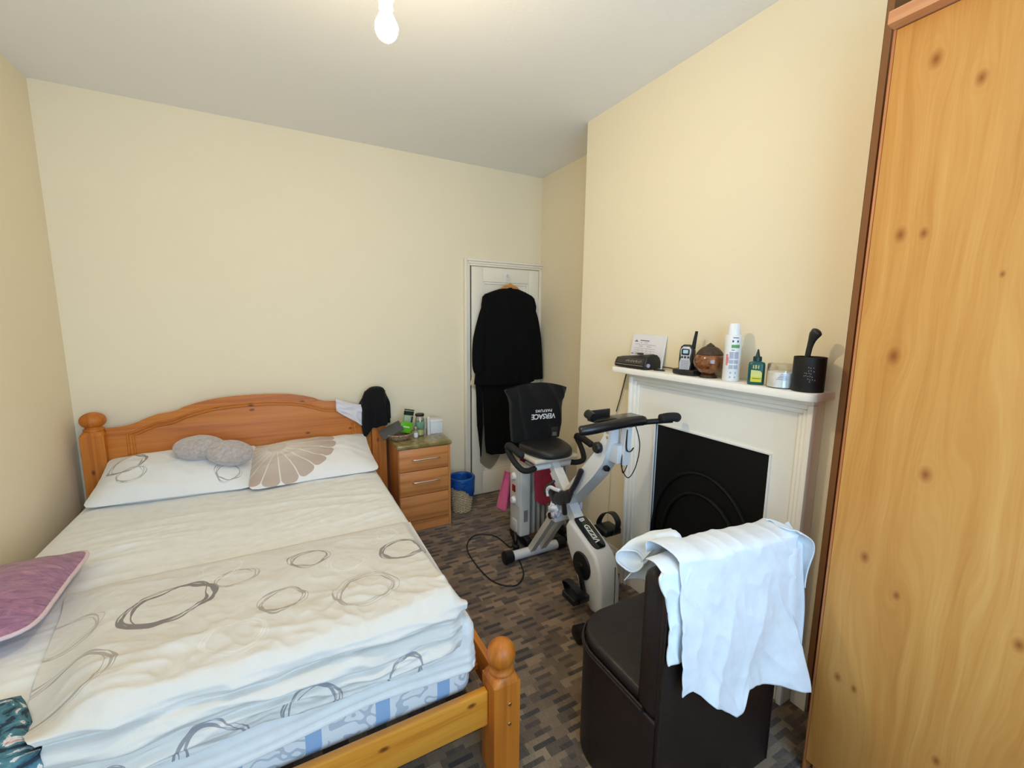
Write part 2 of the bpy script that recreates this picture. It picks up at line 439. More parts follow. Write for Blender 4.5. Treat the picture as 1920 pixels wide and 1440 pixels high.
# chimney breast, with a recess for the grate
b = B()
FY0, FY1, FZ = .965, 1.556, .985           # fireplace opening
box(b, (XC, CY0, 0), (XR, FY0, ZC)); box(b, (XC, FY1, 0), (XR, CY1, ZC)); box(b, (XC, FY0, FZ), (XR, FY1, ZC)); box(b, (XC+.12, FY0, 0), (XR, FY1, FZ))
struct('wall_chimney', b, M_wall, 'cream chimney breast rising behind the mantelpiece', 'wall')
def skirt(name, pts, label):
    b = B()
    for lo, hi, ax in pts:
        box(b, (lo[0], lo[1], 0), (hi[0], hi[1], .11))
        lo2, hi2 = list(lo), list(hi)
        if ax == 'x-': lo2[0] += .008
        if ax == 'x+': hi2[0] -= .008
        if ax == 'y-': lo2[1] += .008
        box(b, (lo2[0], lo2[1], .11), (hi2[0], hi2[1], .135), .004)
    struct(name, b, M_cream, label, 'baseboard')
skirt('baseboard_left', [((XL, YF), (XL+.018, YB), 'x+')], 'cream skirting board along the left wall beside the bed')
skirt('baseboard_back', [((XL+.02, YB-.018), (1.325, YB), 'y-')], 'cream skirting board under the back wall behind the bed')
skirt('baseboard_right', [((XR-.018, CY1), (XR, YB-.02), 'x-'), ((XC, CY1), (XR-.02, CY1+.018), 'n')], 'cream skirting board inside the alcove behind the heater')
skirt('baseboard_chimney', [((XC-.018, 1.74), (XC, CY1+.018), 'x-'), ((XC-.018, CY0-.018), (XC, .808), 'x-')], 'cream skirting board along the chimney breast beside the fireplace')

# closet door in the back wall
DX0, DX1, DZ = 1.388, 2.018, 1.935
d1 = thing('door_1', (1.7, YB, 0), 'white panelled closet door behind the hanging black robe', 'door', kind='structure')
yb = YB-.003
obj('stile', bx((DX0, yb-.028, .008), (DX0+.10, yb, DZ), .003), M_door, d1); obj('stile', bx((DX1-.10, yb-.028, .008), (DX1, yb, DZ), .003), M_door, d1)
for za, zb in ((.008, .21), (.82, 1.0), (1.82, DZ)): obj('rail', bx((DX0+.10, yb-.028, za), (DX1-.10, yb, zb), .003), M_door, d1)
for za, zb in ((.21, .82), (1.0, 1.82)):
    obj('door_panel', bx((DX0+.10, yb-.012, za), (DX1-.10, yb, zb)), M_door, d1)
    b = B()
    for q in (((DX0+.10, za), (DX0+.118, zb)), ((DX1-.118, za), (DX1-.10, zb)), ((DX0+.118, za), (DX1-.118, za+.018)), ((DX0+.118, zb-.018), (DX1-.118, zb))):
        box(b, (q[0][0], yb-.022, q[0][1]), (q[1][0], yb-.01, q[1][1]), .004)
    obj('panel_moulding', b, M_door, d1)
for z in (1.62, .3): obj('hinge', bx((DX1-.004, yb-.033, z), (DX1+.008, yb-.02, z+.075), .003), M_door, d1)
obj('door_knob', lathe(B(), [(0, 0), (.024, 0), (.024, .004), (.009, .008), (.009, .024), (.02, .032), (.025, .043), (.02, .054), (0, .058)], (1.437, yb-.028, 1.045), M=Matrix.Rotation(R(90), 4, 'X')), M_door, d1)
obj('dark_gap', bx((DX0-.009, yb-.012, .01), (DX0-.001, yb+.001, DZ+.006)), M_gap, d1)
t1 = thing('trim_1', (1.7, YB, 0), 'stepped white architrave framing the closet door', 'door frame', kind='structure')
for k, (wa, wb, dp) in enumerate(((.0, .018, .042), (.018, .036, .03), (.036, .052, .022))):
    xa, xb = DX0-.01-.052+wa, DX0-.01-.052+wb; za, zb = DZ+.008+.052-wb, DZ+.008+.052-wa
    obj('jamb_moulding', bx((xa, YB-dp, 0), (xb, YB, zb), .003), M_door, t1)
    obj('head_moulding', bx((xb, YB-dp, za), (XR, YB, zb), .003), M_door, t1)
obj('right_jamb', bx((DX1+.008, YB-.026, 0), (XR, YB, DZ+.008), .003), M_door, t1)

# ------------------------------------------------------------------ fireplace
fp = thing('fireplace', (1.7, 1.27, 0), 'cream painted fireplace with stepped mouldings and a narrow mantel shelf', 'fireplace')
SY0, SY1, SZ = .812, 1.738, 1.234
def ubox(name, xa, xb, y0, y1, z1, wd, wt, mat, bev=.003, zb=0):
    b = B()
    box(b, (xa, y0, zb), (xb, y0+wd, z1-wt), bev); box(b, (xa, y1-wd, zb), (xb, y1, z1-wt), bev); box(b, (xa, y0, z1-wt), (xb, y1, z1), bev)
    return obj(name, b, mat, fp)
bw = .045
obj('left_jamb', bx((1.692, FY1, 0), (XC-.002, SY1-.002, SZ)), M_cream, fp)
obj('right_jamb', bx((1.692, SY0+.002, 0), (XC-.002, FY0, SZ)), M_cream, fp)
obj('frieze', bx((1.692, FY0, FZ), (XC-.002, FY1, SZ)), M_cream, fp)
ubox('outer_moulding', 1.660, 1.692, SY0, SY1, SZ, .020, .022, M_cream, .004)
ubox('middle_moulding', 1.671, 1.692, SY0+.020, SY1-.020, SZ-.022, .020, .020, M_cream, .005)
ubox('inner_moulding', 1.681, 1.692, SY0+.040, SY1-.040, SZ-.042, .018, .018, M_cream, .004)
ubox('opening_bead', 1.684, 1.70, FY0-.008, FY1+.008, FZ+.007, .008, .007, M_white, .002)
sh = [(XC-.002, .785), (1.622, .785)]
for k in range(7):
    a = R(270-90*k/6); sh.append((1.622+.030*math.cos(a), .815+.030*math.sin(a)))
sh += [(1.592, 1.785)]
for k in range(7):
    a = R(180-90*k/6); sh.append((1.604+.012*math.cos(a), 1.793+.012*math.sin(a)))
sh += [(XC-.002, 1.805)]
obj('mantel_shelf', prism(B(), sh, 'z', 1.234, 1.264, .004), M_cream, fp)
M_iron = plain('black_painted_iron', (5, 5, 5), .5, var=.3, bump=.05, spec=.3)
gr = obj('fireback', bx((1.705, FY0+.001, .004), (1.722, FY1-.001, FZ-.001)), M_iron, fp)
arc = []
yc, zc = 1.268, .415
for ro, hr, xx, nm in ((.280, .385, 1.703, 'arch_rim'), (.215, .285, 1.702, 'arch_rim')):
    pts = [(xx, yc+ro*math.cos(R(a)), zc+hr*math.sin(R(a))) for a in range(0, 181, 6)]
    pts = [(xx, yc+ro, .01)]+pts+[(xx, yc-ro, .01)]
    obj(nm, tube(B(), pts, .010, 8), M_iron, gr)

# ------------------------------------------------------------------ wardrobe
struct('trim_2', bx((XC+.001, CY0-.020, 0), (XR-.001, CY0-.001, ZC-.001)), plain('dark_brown_strip', (150, 104, 64), .7), 'dark brown strip between wardrobe and chimney breast', 'panel')  # thin dark brown slab covering the return face of the chimney breast
def knotwood():
    """pine-effect foil with grain bending round knots; object coords (y across, z up)"""
    m = N('pine_foil_wardrobe'); co = m.coord()
    sp = m.n('ShaderNodeSeparateXYZ'); m.l(co, sp.inputs[0]); y, z = sp.outputs[1], sp.outputs[2]
    cy, cz = KN_C
    shift = None; kmask = None; rings = None
    for (ky, kz, s) in [(a_, b_, c_*.92) for a_, b_, c_ in KNOTS]:
        dy = m.math('SUBTRACT', y, ky-cy); dz = m.math('SUBTRACT', z, kz-cz)
        d2 = m.math('ADD', m.math('MULTIPLY', m.math('MULTIPLY', dy, dy), 1/(s*s)), m.math('MULTIPLY', m.math('MULTIPLY', dz, dz), 1/(s*s*2.6)))
        e = m.math('POWER', 2.718, m.math('MULTIPLY', d2, -.16))
        sh_ = m.math('MULTIPLY', e, m.math('MULTIPLY', m.math('DIVIDE', dy, m.math('ADD', m.math('ABSOLUTE', dy), .012)), -s*.9))
        shift = sh_ if shift is None else m.math('ADD', shift, sh_)
        dd = m.math('SQRT', d2)
        k = m.math('SUBTRACT', 1.0, dd, clamp=True)
        kmask = k if kmask is None else m.math('MAXIMUM', kmask, k)
        rg = m.math('MULTIPLY', m.math('MULTIPLY', m.math('SINE', m.math('MULTIPLY', dd, 6)), .5), m.math('MULTIPLY', e, e))
        rings = rg if rings is None else m.math('ADD', rings, rg)
    lowf = m.noise(m.mapping(co, (0, 3.2, .7)), 1.0, 3)
    yy = m.math('ADD', m.math('ADD', y, shift), m.math('MULTIPLY', lowf, .22))
    cb = m.n('ShaderNodeCombineXYZ'); m.l(m.math('MULTIPLY', yy, 24), cb.inputs[0]); m.l(m.math('MULTIPLY', z, .9), cb.inputs[1])
    g1 = m.noise(cb.outputs[0], 1.0, 4, .6, .2)
    cb2 = m.n('ShaderNodeCombineXYZ'); m.l(m.math('MULTIPLY', yy, 170), cb2.inputs[0]); m.l(m.math('MULTIPLY', z, 5), cb2.inputs[1])
    g2 = m.noise(cb2.outputs[0], 1.0, 3)
    t = m.math('ADD', m.math('ADD', m.math('MULTIPLY', g1, .75), m.math('MULTIPLY', g2, .25)), m.math('MULTIPLY', rings, -.06))
    col = m.ramp(t, [(.28, (190, 128, 60)), (.48, (206, 146, 74)), (.70, (218, 164, 92))])
    col = m.mix(m.math('MULTIPLY', m.ramp(kmask, [(.0, (0, 0, 0, 1)), (.4, (.35, .35, .35, 1)), (1, (1, 1, 1, 1))]), .9), col, lin((140, 68, 20)))
    m.set(col=col, rough=.62, spec=.3)
    m.bump(g2, .04, .001)
    return m.m
KNOTS = [(.536, 2.156, .020), (.447, 2.074, .016), (.560, 1.74, .019), (.512, 1.736, .014), (.539, 1.417, .022), (.438, 1.112, .020), (.542, .825, .017), (.459, .752, .013), (.568, .408, .015), (.524, .403, .012), (.232, .765, .017), (.36, 1.62, .008), (.33, .35, .014), (.34, 1.93, .006)]
WX, WY1, WY0, WZ = 1.478, .634, -.36, 2.272
wd = thing('wardrobe', (1.76, .14, 0), 'tall pine-effect wardrobe with knotty grain filling the right edge', 'wardrobe')
M_foil_end = pine('wardrobe_edge_foil', (196, 128, 74), (178, 108, 58), (148, 82, 42), 'z', seed=8, knots=False, coat=.05, rough=.5)
M_cornice = pine('cornice_foil_bulb_lit', (228, 170, 122), (216, 152, 104), (190, 124, 80), 'y', seed=9, knots=False, coat=.05, rough=.5)  # peach foil, its lighter tone is bulb light painted into the colour
M_back = plain('dark_carcass_board', (84, 52, 28), .7)
obj('end_panel', bx((WX, WY1-.007, .0), (2.04, WY1, WZ), .001), M_foil_end, wd)
obj('end_panel', bx((WX, WY0, .0), (2.04, WY0+.018, WZ), .001), M_foil_end, wd)
obj('back_panel', bx((2.03, WY0+.018, .05), (2.04, WY1-.018, WZ)), M_back, wd)
obj('top_panel', bx((WX+.022, WY0+.018, WZ-.02), (2.03, WY1-.018, WZ)), M_back, wd)
obj('plinth', bx((WX+.03, WY0+.018, 0), (WX+.05, WY1-.018, .05)), M_foil_end, wd)
dlo, dhi = (WX-.001, .131, .05), (WX+.018, WY1-.008, WZ-.003)
KN_C = ((dlo[1]+dhi[1])/2, (dlo[2]+dhi[2])/2)
M_foil = knotwood()
obj('door', bx(dlo, dhi, .0015), M_foil, wd)
obj('door', bx((WX-.001, WY0+.019, .05), (WX+.018, .128, WZ-.003), .0015), M_foil, wd)
obj('cornice', bx((WX-.036, WY0-.03, WZ+.001), (2.04, WY1+.001, WZ+.034), .003), M_cornice, wd)
M_linen = fabric('white_linen', (226, 224, 230), wr=.3)
def fold(u, v):
    a = 2*math.pi*u; r = math.sin(math.pi*min(max(v, .0), 1)); 
    return (1.642+.192*math.copysign(abs(math.cos(a))**.28, math.cos(a))*max(.02, abs(r))**.12, .405+.212*math.copysign(abs(math.sin(a))**.28, math.sin(a))*max(.02, abs(r))**.12, WZ+.036+.13*v+.012*nz(3*math.cos(a), 3*math.sin(a), v*4))
tag(grid('folded_bedding', fold, 40, 14, M_linen, closed=True), 'white folded bedding lying on top of the wardrobe', 'bedding')

# ------------------------------------------------------------------ bed
bed = thing('bed', (-.19, 2.15, 0), 'honey pine double bed with arched headboard and ball-topped posts', 'bed')
def post(name, x, y, s, zs, ball, flat, zb=0):
    h = s/2
    b = B(); prism(b, [(x-h, y-h), (x+h, y-h), (x+h, y+h), (x-h, y+h)], 'z', zb, zs-.02)
    g = B()
    rr = h*1.0
    # shoulder: square chamfering into the round neck
    n = 32; rings = []
    for (t, z) in ((0, zs-.0202), (.25, zs-.010), (.6, zs-.002), (1, zs+.002)):
        ring = []
        for k in range(n):
            a = 2*math.pi*(k+.5)/n; ca, sa = math.cos(a), math.sin(a); q = h/max(abs(ca), abs(sa)); r = lerp(q, h*.86, t)
            ring.append(b.verts.new((x+r*ca, y+r*sa, z)))
        rings.append(ring)
    for p, q in zip(rings, rings[1:]):
        for k in range(n): b.faces.new((p[k], p[(k+1) % n], q[(k+1) % n], q[k]))
    b.faces.new(rings[-1])
    p = obj(name, b, M_pine_z, bed, 30)
    nk = h*.72; prof = [(h*.86, 0), (h*.9, .006), (h*.86, .012), (nk, .016), (nk, .022)]
    for k in range(1, 15):
        a = -62+152*k/14; prof.append((max(ball*math.cos(R(a)), 0 if k == 14 else .001), .018+ball*flat*(math.sin(R(62))+math.sin(R(a)))))
    prof[-1] = (0, prof[-1][1])
    obj('ball_finial', lathe(B(), prof, (x, y, zs+.002), 32), M_pine_z, p, 50)
    return p
HY = 3.205
post('head_post', -.957, HY, .104, .862, .058, .80); post('head_post', .600, HY, .100, .862, .058, .80)
fpost = post('foot_post', .580, 1.13, .094, .360, .0475, 1.02)
post('foot_post', -.957, 1.13, .094, .360, .0475, 1.02)
for z in (.270, .198):
    obj('screw', lathe(B(), [(0, 0), (.0052, 0), (.0068, .003), (.006, .005), (.002, .006), (0, .0055)], (.588, 1.0835, z), 12, Matrix.Rotation(R(90), 4, 'X')), M_brass, fpost)
HB = [(0, 1.014), (.11, 1.012), (.21, 1.003), (.30, .984), (.368, .962), (.392, .948), (.43, .938), (.49, .932), (.54, .914), (.60, .887), (.66, .873), (.735, .870)]
XB = -.178
def top(x): return ltable(HB, abs(x-XB))
xs = [-.906+(.551+.906)*k/72 for k in range(73)]
poly = [(x, top(x)) for x in xs]+[(.551, .30), (-.906, .30)]
hb = obj('headboard', prism(B(), poly, 'y', 3.190, 3.218, .004), M_pine_x, bed, 30)
for dy, dx in ((.048, 0), (.066, .026)):
    xa, xb = -.812+dx, .448-dx
    pts = [(xa, 3.190, .42)]+[(xa, 3.190, .42+(top(xa)-dy-.42)*k/6) for k in range(1, 6)]
    pts += [(xa+(xb-xa)*k/60, 3.190, top(xa+(xb-xa)*k/60)-dy) for k in range(61)]
    pts += [(xb, 3.190, top(xb)-dy-(top(xb)-dy-.42)*k/6) for k in range(1, 7)]
    obj('headboard_moulding', tube(B(), pts, .0065, 8), M_pine_x, hb, 60)
obj('foot_rail', bx((-.910, 1.128, .176), (.532, 1.156, .302), .004), M_rail, bed)
obj('side_rail', bx((.572, 1.178, .20), (.596, 3.152, .325), .003), M_pine_y, bed)
obj('side_rail', bx((-.975, 1.178, .20), (-.951, 3.152, .325), .003), M_pine_y, bed)
for k in range(12):
    y = 1.30+k*.155
    obj('slat', bx((-.95, y, .232), (.571, y+.07, .25)), M_pine_x, bed)

MX0, MX1, MY0, MY1, MZ = -.948, .512, 1.186, 3.165, .528
def mattress_mat():
    m = N('blue_pattern_ticking'); co = m.coord(); sp = m.n('ShaderNodeSeparateXYZ'); m.l(co, sp.inputs[0])
    a = m.math('ADD', sp.outputs[0], sp.outputs[1])
    blk = m.math('FRACT', m.math('MULTIPLY', a, 5.2))
    blue = m.math('LESS_THAN', blk, .22)
    ns = m.noise(co, 15, 1); motif = m.math('MULTIPLY', m.math('GREATER_THAN', m.math('ABSOLUTE', m.math('SUBTRACT', m.math('FRACT', m.math('MULTIPLY', ns, 5)), .5)), .36), m.math('GREATER_THAN', blk, .3))
    col = m.mix(motif, lin((228, 230, 230)), lin((188, 196, 204))); col = m.mix(blue, col, lin((150, 180, 214)))
    m.set(col=col, rough=.8); m.bump(ns, .2, .004)
    return m.m
b = bx((MX0+.006, MY0+.006, .252), (MX1-.006, MY1-.006, MZ-.006), .045, 5)
tag(obj('mattress', b, mattress_mat(), None, 60), 'mattress with blue and white patterned border showing below the sheet', 'mattress')
M_sheet = fabric('white_cotton_sheet', (232, 230, 225), wr=.12, wscale=6, wdist=.008)
def rrect_pt(t, x0, x1, y0, y1, r):
    """point on a rounded rectangle outline by arc-length fraction t, plus outward normal"""
    w_, h_ = x1-x0-2*r, y1-y0-2*r; q = math.pi*r/2; Lt = 2*w_+2*h_+4*q; s = (t % 1)*Lt
    segs = [('l', (x0+r, y0), (1, 0), w_), ('c', (x1-r, y0+r), -90, q), ('l', (x1, y0+r), (0, 1), h_), ('c', (x1-r, y1-r), 0, q), ('l', (x1-r, y1), (-1, 0), w_), ('c', (x0+r, y1-r), 90, q), ('l', (x0, y1-r), (0, -1), h_), ('c', (x0+r, y0+r), 180, q)]
    for k, p, d, l in segs:
        if s <= l:
            if k == 'l': return Vector((p[0]+d[0]*s, p[1]+d[1]*s, 0)), Vector((d[1], -d[0], 0))
            a = R(d+90*s/l); return Vector((p[0]+r*math.cos(a), p[1]+r*math.sin(a), 0)), Vector((math.cos(a), math.sin(a), 0))
        s -= l
    return Vector((x0+r, y0, 0)), Vector((0, -1, 0))
def wrinkle(x, y):
    k = .35+.9*sst(-.4, .5, nz(x*2.2+3, y*2.2, 11)); return k*.62*(.011*ridge(x*1.5+.6*y, y*9+1.8*math.sin(x*2.0)-x*1.6, 2)+.006*ridge(x*2.5, y*17-x*4, 5))+.004*fbm(x*4, y*5)
def sheet(u, v):
    dpt = .160
    X = lerp(MX0-dpt, MX1+dpt, u); Y = lerp(MY0-dpt, MY1+dpt, v); r = .034
    qx = min(max(X, MX0+r), MX1-r); qy = min(max(Y, MY0+r), MY1-r)
    dx, dy = X-qx, Y-qy; L = max(abs(dx), abs(dy)); l2 = math.hypot(dx, dy)
    if L < 1e-6: return (X, Y, MZ+.003+wrinkle(X, Y)*min(1, min(X-MX0, MX1-X, Y-MY0, MY1-Y)/.08))
    n = (dx/l2, dy/l2); arc = r*math.pi/2
    if L < arc: a = L/r; o = r*math.sin(a); z = MZ+.003-r*(1-math.cos(a)); t = 0
    else: t = (L-arc)/(dpt+r-arc); o = r; z = MZ+.003-r-(L-arc)
    if t > 0:
        s_ = (X if abs(dy) > abs(dx) else Y)
        o += .005+.008*math.exp(-((t-.93)/.05)**2)+.006*math.exp(-((t-.74+.05*math.sin(s_*5))/.05)**2)+.004*math.exp(-((t-.55+.07*math.sin(s_*4+1))/.05)**2)+.003*nz(s_*9, t*3)
        z += t*(.016*nz(s_*3, 5)+.008*math.sin(s_*7))
    return (qx+n[0]*o, qy+n[1]*o, z)
tag(grid('fitted_sheet', sheet, 230, 290, M_sheet), 'creased white sheet stretched over the mattress', 'sheet')

# pillows
def pillow_f(Mx, w_, d_, t_, wrk=.006, seed=0, p=14, sag=0):
    def f(u, v):
        # u around, v from bottom pole (0) to top pole (1)
        a = 2*math.pi*u; ph = (v-.5)*math.pi
        ca, sa = math.cos(a), math.sin(a)
        sq = (abs(ca)**p+abs(sa)**p)**(-1/p)
        rr = abs(math.cos(ph))**.55
        x = ca*sq*rr; y = sa*sq*rr
        pinch = 1-.05*(1-abs(x)**2)*abs(y)**3-.04*(1-abs(y)**2)*abs(x)**3
        z = math.copysign(abs(math.sin(ph))**.9, ph)*t_/2*((1-min(1, abs(x)**2.4))*(1-min(1, abs(y)**2.4)))**.5
        pt = Vector((x*w_/2*pinch, y*d_/2*pinch, z))
        k = wrk*fbm(pt.x*7+seed, pt.y*7, seed)+wrk*1.6*ridge(pt.x*5+seed, pt.y*12+pt.x*3, seed+2)
        e_ = (1-abs(x)**4)*(1-abs(y)**4); pt.z += k*(.35+.65*e_)*(1 if z >= 0 else .1)
        if sag: pt.z -= sag*abs(x)**2
        return Mx @ pt
    return f
def pillow_uv(w_, d_, p=14):
    def g(u, v):
        a = 2*math.pi*u; ph = (v-.5)*math.pi; ca, sa = math.cos(a), math.sin(a)
        sq = (abs(ca)**p+abs(sa)**p)**(-1/p); rr = abs(math.cos(ph))**.55
        return (ca*sq*rr*w_/2, sa*sq*rr*d_/2)
    return g
GREY = (128, 120, 118)
M_pil1 = printed('ring_print_pillowcase', (232, 230, 226), [(-.235, .05, .088, .0035, (120, 106, 104), .8), (-.20, -.06, .062, .0022, (150, 144, 138), .75), (.25, -.115, .062, .0026, (150, 140, 136), .75), (.12, .14, .05, .002, (214, 210, 204), .6)], wr=.3)
def PM(o, ex, ey): return frame3(o, ex, ey)
m1 = PM((-.545, 2.972, .622), (.985, -.045, -.01), (.06, 1, .36))
tag(grid('pillow', pillow_f(m1, .74, .43, .17, .007, 1), 96, 48, M_pil1, closed=True, uv=pillow_uv(.74, .43)), 'white pillow printed with thin grey rings, beneath the grey fleece cushion', 'pillow', 'pillows on the bed')
def shell_print(m, uv, col):
    sp = m.n('ShaderNodeSeparateXYZ'); m.l(uv, sp.inputs[0])
    x = m.math('ADD', sp.outputs[0], .205); y = m.math('SUBTRACT', sp.outputs[1], .085)
    y = m.math('MULTIPLY', y, 1.05)
    r = m.math('SQRT', m.math('ADD', m.math('MULTIPLY', x, x), m.math('MULTIPLY', y, y)))
    a = m.math('ARCTAN2', y, x)
    fr = m.math('FRACT', m.math('ADD', m.math('MULTIPLY', a, 20/(2*math.pi)), 20.0))
    e = m.math('MULTIPLY', m.math('ABSOLUTE', m.math('SUBTRACT', fr, .5)), 2)          # 0 petal middle, 1 petal edge
    lim = m.math('SUBTRACT', .345, m.math('MULTIPLY', m.math('POWER', e, 4), .03))
    ins = m.math('LESS_THAN', r, lim)
    line = m.math('LESS_THAN', m.math('MULTIPLY', m.math('SUBTRACT', 1.0, e), r), .022)
    dm = m.math('LESS_THAN', r, .055)
    beige = m.mix(m.ramp(r, [(.05, (1, 1, 1, 1)), (.30, (0, 0, 0, 1))]), lin((190, 170, 156)), lin((222, 212, 200)))
    c2 = m.mix(line, beige, lin((232, 222, 208))); c2 = m.mix(dm, c2, lin((212, 202, 186)))
    return m.mix(ins, col, c2)
M_pil2 = printed('shell_print_pillowcase', (234, 230, 226), [], shell_print, wr=.3)
m2 = PM((.150, 2.945, .616), (1, .03, .0), (-.04, 1, .30))
tag(grid('pillow', pillow_f(m2, .73, .48, .145, .007, 5), 96, 48, M_pil2, closed=True, uv=pillow_uv(.73, .48)), 'white pillow with a beige scallop shell print, nearest the nightstand', 'pillow', 'pillows on the bed')
# grey two-lobed cushion
M_fleece = N('grey_fleece'); co = M_fleece.coord(); nf = M_fleece.noise(co, 60, 5, .7)
M_fleece.set(col=M_fleece.ramp(nf, [(.3, (164, 152, 146)), (.7, (206, 194, 188))]), rough=1, sheen=.6, spec=.1); M_fleece.bump(nf, .9, .006); M_fleece = M_fleece.m
def lobe(bm, c, rx, ry, rz, rot, ph):
    g = bmesh.ops.create_uvsphere(bm, u_segments=40, v_segments=24, radius=1)
    Mx = Matrix.Translation(c) @ Matrix.Rotation(rot, 4, 'Y')
    for v in g['verts']:
        k = 1+.03*nz(v.co.x*2+ph, v.co.y*2, v.co.z*2)
        v.co = Mx @ Vector((v.co.x*rx*k, v.co.y*ry*k, v.co.z*rz*k))
b = B(); lobe(b, (-.440, 2.955, .764), .128, .085, .070, R(4), 1); lobe(b, (-.292, 2.895, .728), .118, .085, .074, R(10), 4); lobe(b, (-.365, 2.940, .746), .06, .06, .045, R(15), 8)
tag(obj('neck_cushion', b, M_fleece, None, 180), 'grey fleecy two-lobed cushion resting on the ring-printed pillow', 'cushion')

# purple cushion
mp = N('purple_crushed_satin'); co = mp.coord(); 
n1 = mp.noise(mp.mapping(co, (9, 22, 9), rot=(0, 0, .5)), 1.3, 6, .65, 2.2); n2 = mp.noise(co, 5, 3)
pc = mp.ramp(n1, [(.30, (78, 34, 82)), (.46, (140, 82, 128)), (.62, (178, 124, 152)), (.8, (192, 150, 160))])
mp.set(col=mp.mix(mp.math('MULTIPLY', n2, .5), pc, lin((170, 104, 120))), rough=.38, sheen=.3, spec=.6); mp.bump(n1, .8, .012)
pcz = thing('purple_cushion', (-.88, 1.9, .53), 'purple crushed satin cushion with pale piping lying by the left wall', 'cushion')
mpc = PM((-.865, 1.893, .590), (.955, .03, .07), (.09, 1, 0))
cf = pillow_f(mpc, .37, .54, .135, .004, 9, p=7)
grid('cover', cf, 96, 40, mp.m, pcz, closed=True)
pts = [cf(k/96, .5) for k in range(96)]
obj('piping', tube(B(), pts, .0065, 8, closed=True), fabric('pale_piping', (216, 190, 190), wr=.1), pcz, 180)

# duvet, folded across the foot of the bed
DP = [(0, 1.935, 0.533), (0.03, 1.936, 0.553), (0.07, 1.900, 0.566), (0.2, 1.800, 0.574), (0.45, 1.500, 0.594), (0.6, 1.300, 0.610), (0.665, 1.207, 0.612), (0.7, 1.172, 0.600), (0.725, 1.164, 0.586), (0.75, 1.178, 0.573), (0.765, 1.184, 0.566), (0.785, 1.160, 0.560), (0.81, 1.148, 0.545), (0.84, 1.152, 0.526), (0.855, 1.162, 0.518), (0.875, 1.148, 0.510), (0.92, 1.142, 0.490), (0.96, 1.147, 0.468), (1, 1.156, 0.455)]
def dprof(v):
    for (a, y1, z1), (b_, y2, z2) in zip(DP, DP[1:]):
        if v <= b_:
            t = (v-a)/(b_-a); return lerp(y1, y2, t), lerp(z1, z2, t)
    return DP[-1][1], DP[-1][2]
AL = [0]
for k in range(1, 201):
    a = dprof((k-1)/200); c_ = dprof(k/200); AL.append(AL[-1]+math.hypot(a[0]-c_[0], a[1]-c_[1]))
def dxl(v): return ltable([(0, -.700), (.07, -.700), (.45, -.628), (.60, -.585), (.66, -.540), (.72, -.515), (1, -.490)], v)
def dxr(v): return ltable([(0, .500), (.07, .497), (.62, .492), (.74, .480), (.8, .462), (1, .452)], v)
def duvet(u, v):
    y, z = dprof(v)
    xl, xr = dxl(v), dxr(v)
    x = lerp(xl, xr, u)
    dR = (1-u)*(xr-xl); dL = u*(xr-xl)
    edge = sst(0, .05, dR)*sst(0, .15, dL)
    base = lerp(MZ+.017, z, sst(.58, .71, v))
    topw = sst(.03, .12, v)*(1-sst(.63, .72, v))
    fr = sst(.66, .74, v)
    rg = .012*ridge(x*3.2+y*4.5, y*2.4-x*2.1, 1)+.009*ridge(x*6+y*8, y*5-x*4, 6)+.005*ridge(x*15+y*12, y*9-x*11, 3)
    near = sst(.35, .66, v)
    h = (.006*fbm(x*4, y*4, 1)+rg*(.35+.9*near))*topw
    zz = lerp(base, z+h+.006*topw*fbm(x*2, y*2, 7), edge)
    yy = y
    if fr > 0:
        yy -= fr*(.012*fbm(x*6, v*12, 4)+.020*ridge(x*2.0+v*5, v*11-x*2.4, 8)-.010)*edge
        zz += fr*(.020*nz(x*2.2, 2)+.012*nz(x*6, v*6))
        yy += .02*(1-edge)*fr
    if u > .97 and v < .74: zz -= .0
    return (x, yy, zz)
def duv_uv(u, v):
    k = v*200; i = min(int(k), 199); return (lerp(dxl(v), dxr(v), u), 1.93-lerp(AL[i], AL[i+1], k-i))
DG = (116, 108, 106); DL = (164, 154, 146)
M_duv = printed('ring_print_duvet', (216, 211, 203), [
    (-.355, 1.605, .120, .0062, DG, .9), (-.185, 1.685, .062, .0022, DL, .8), (.050, 1.700, .072, .0032, (140, 132, 128), .85),
    (.385, 1.600, .088, .0042, (130, 122, 120), .9), (-.040, 1.440, .072, .0034, DL, .9), (.205, 1.365, .094, .0034, DL, .85),
    (-.535, 1.335, .100, .0036, DL, .85), (.02, .955, .065, .0026, (122, 122, 130), .8), (.27, .965, .055, .0026, (122, 122, 130), .8), (-.20, .95, .07, .0026, (122, 122, 130), .8),
    (-.40, .94, .055, .0026, (128, 126, 132), .8), (-.62, 1.62, .09, .003, DL, .7), (-.16, 1.29, .08, .0022, (226, 224, 218), .8), (.18, 1.60, .07, .0022, (226, 224, 218), .8), (-.24, 1.78, .07, .0022, (228, 226, 220), .8), (.36, 1.78, .05, .0022, (228, 226, 220), .8)], wr=.5, wscale=10)
tag(grid('duvet', duvet, 230, 190, M_duv, uv=duv_uv), 'white duvet printed with drawn grey rings, folded across the bed foot', 'duvet')

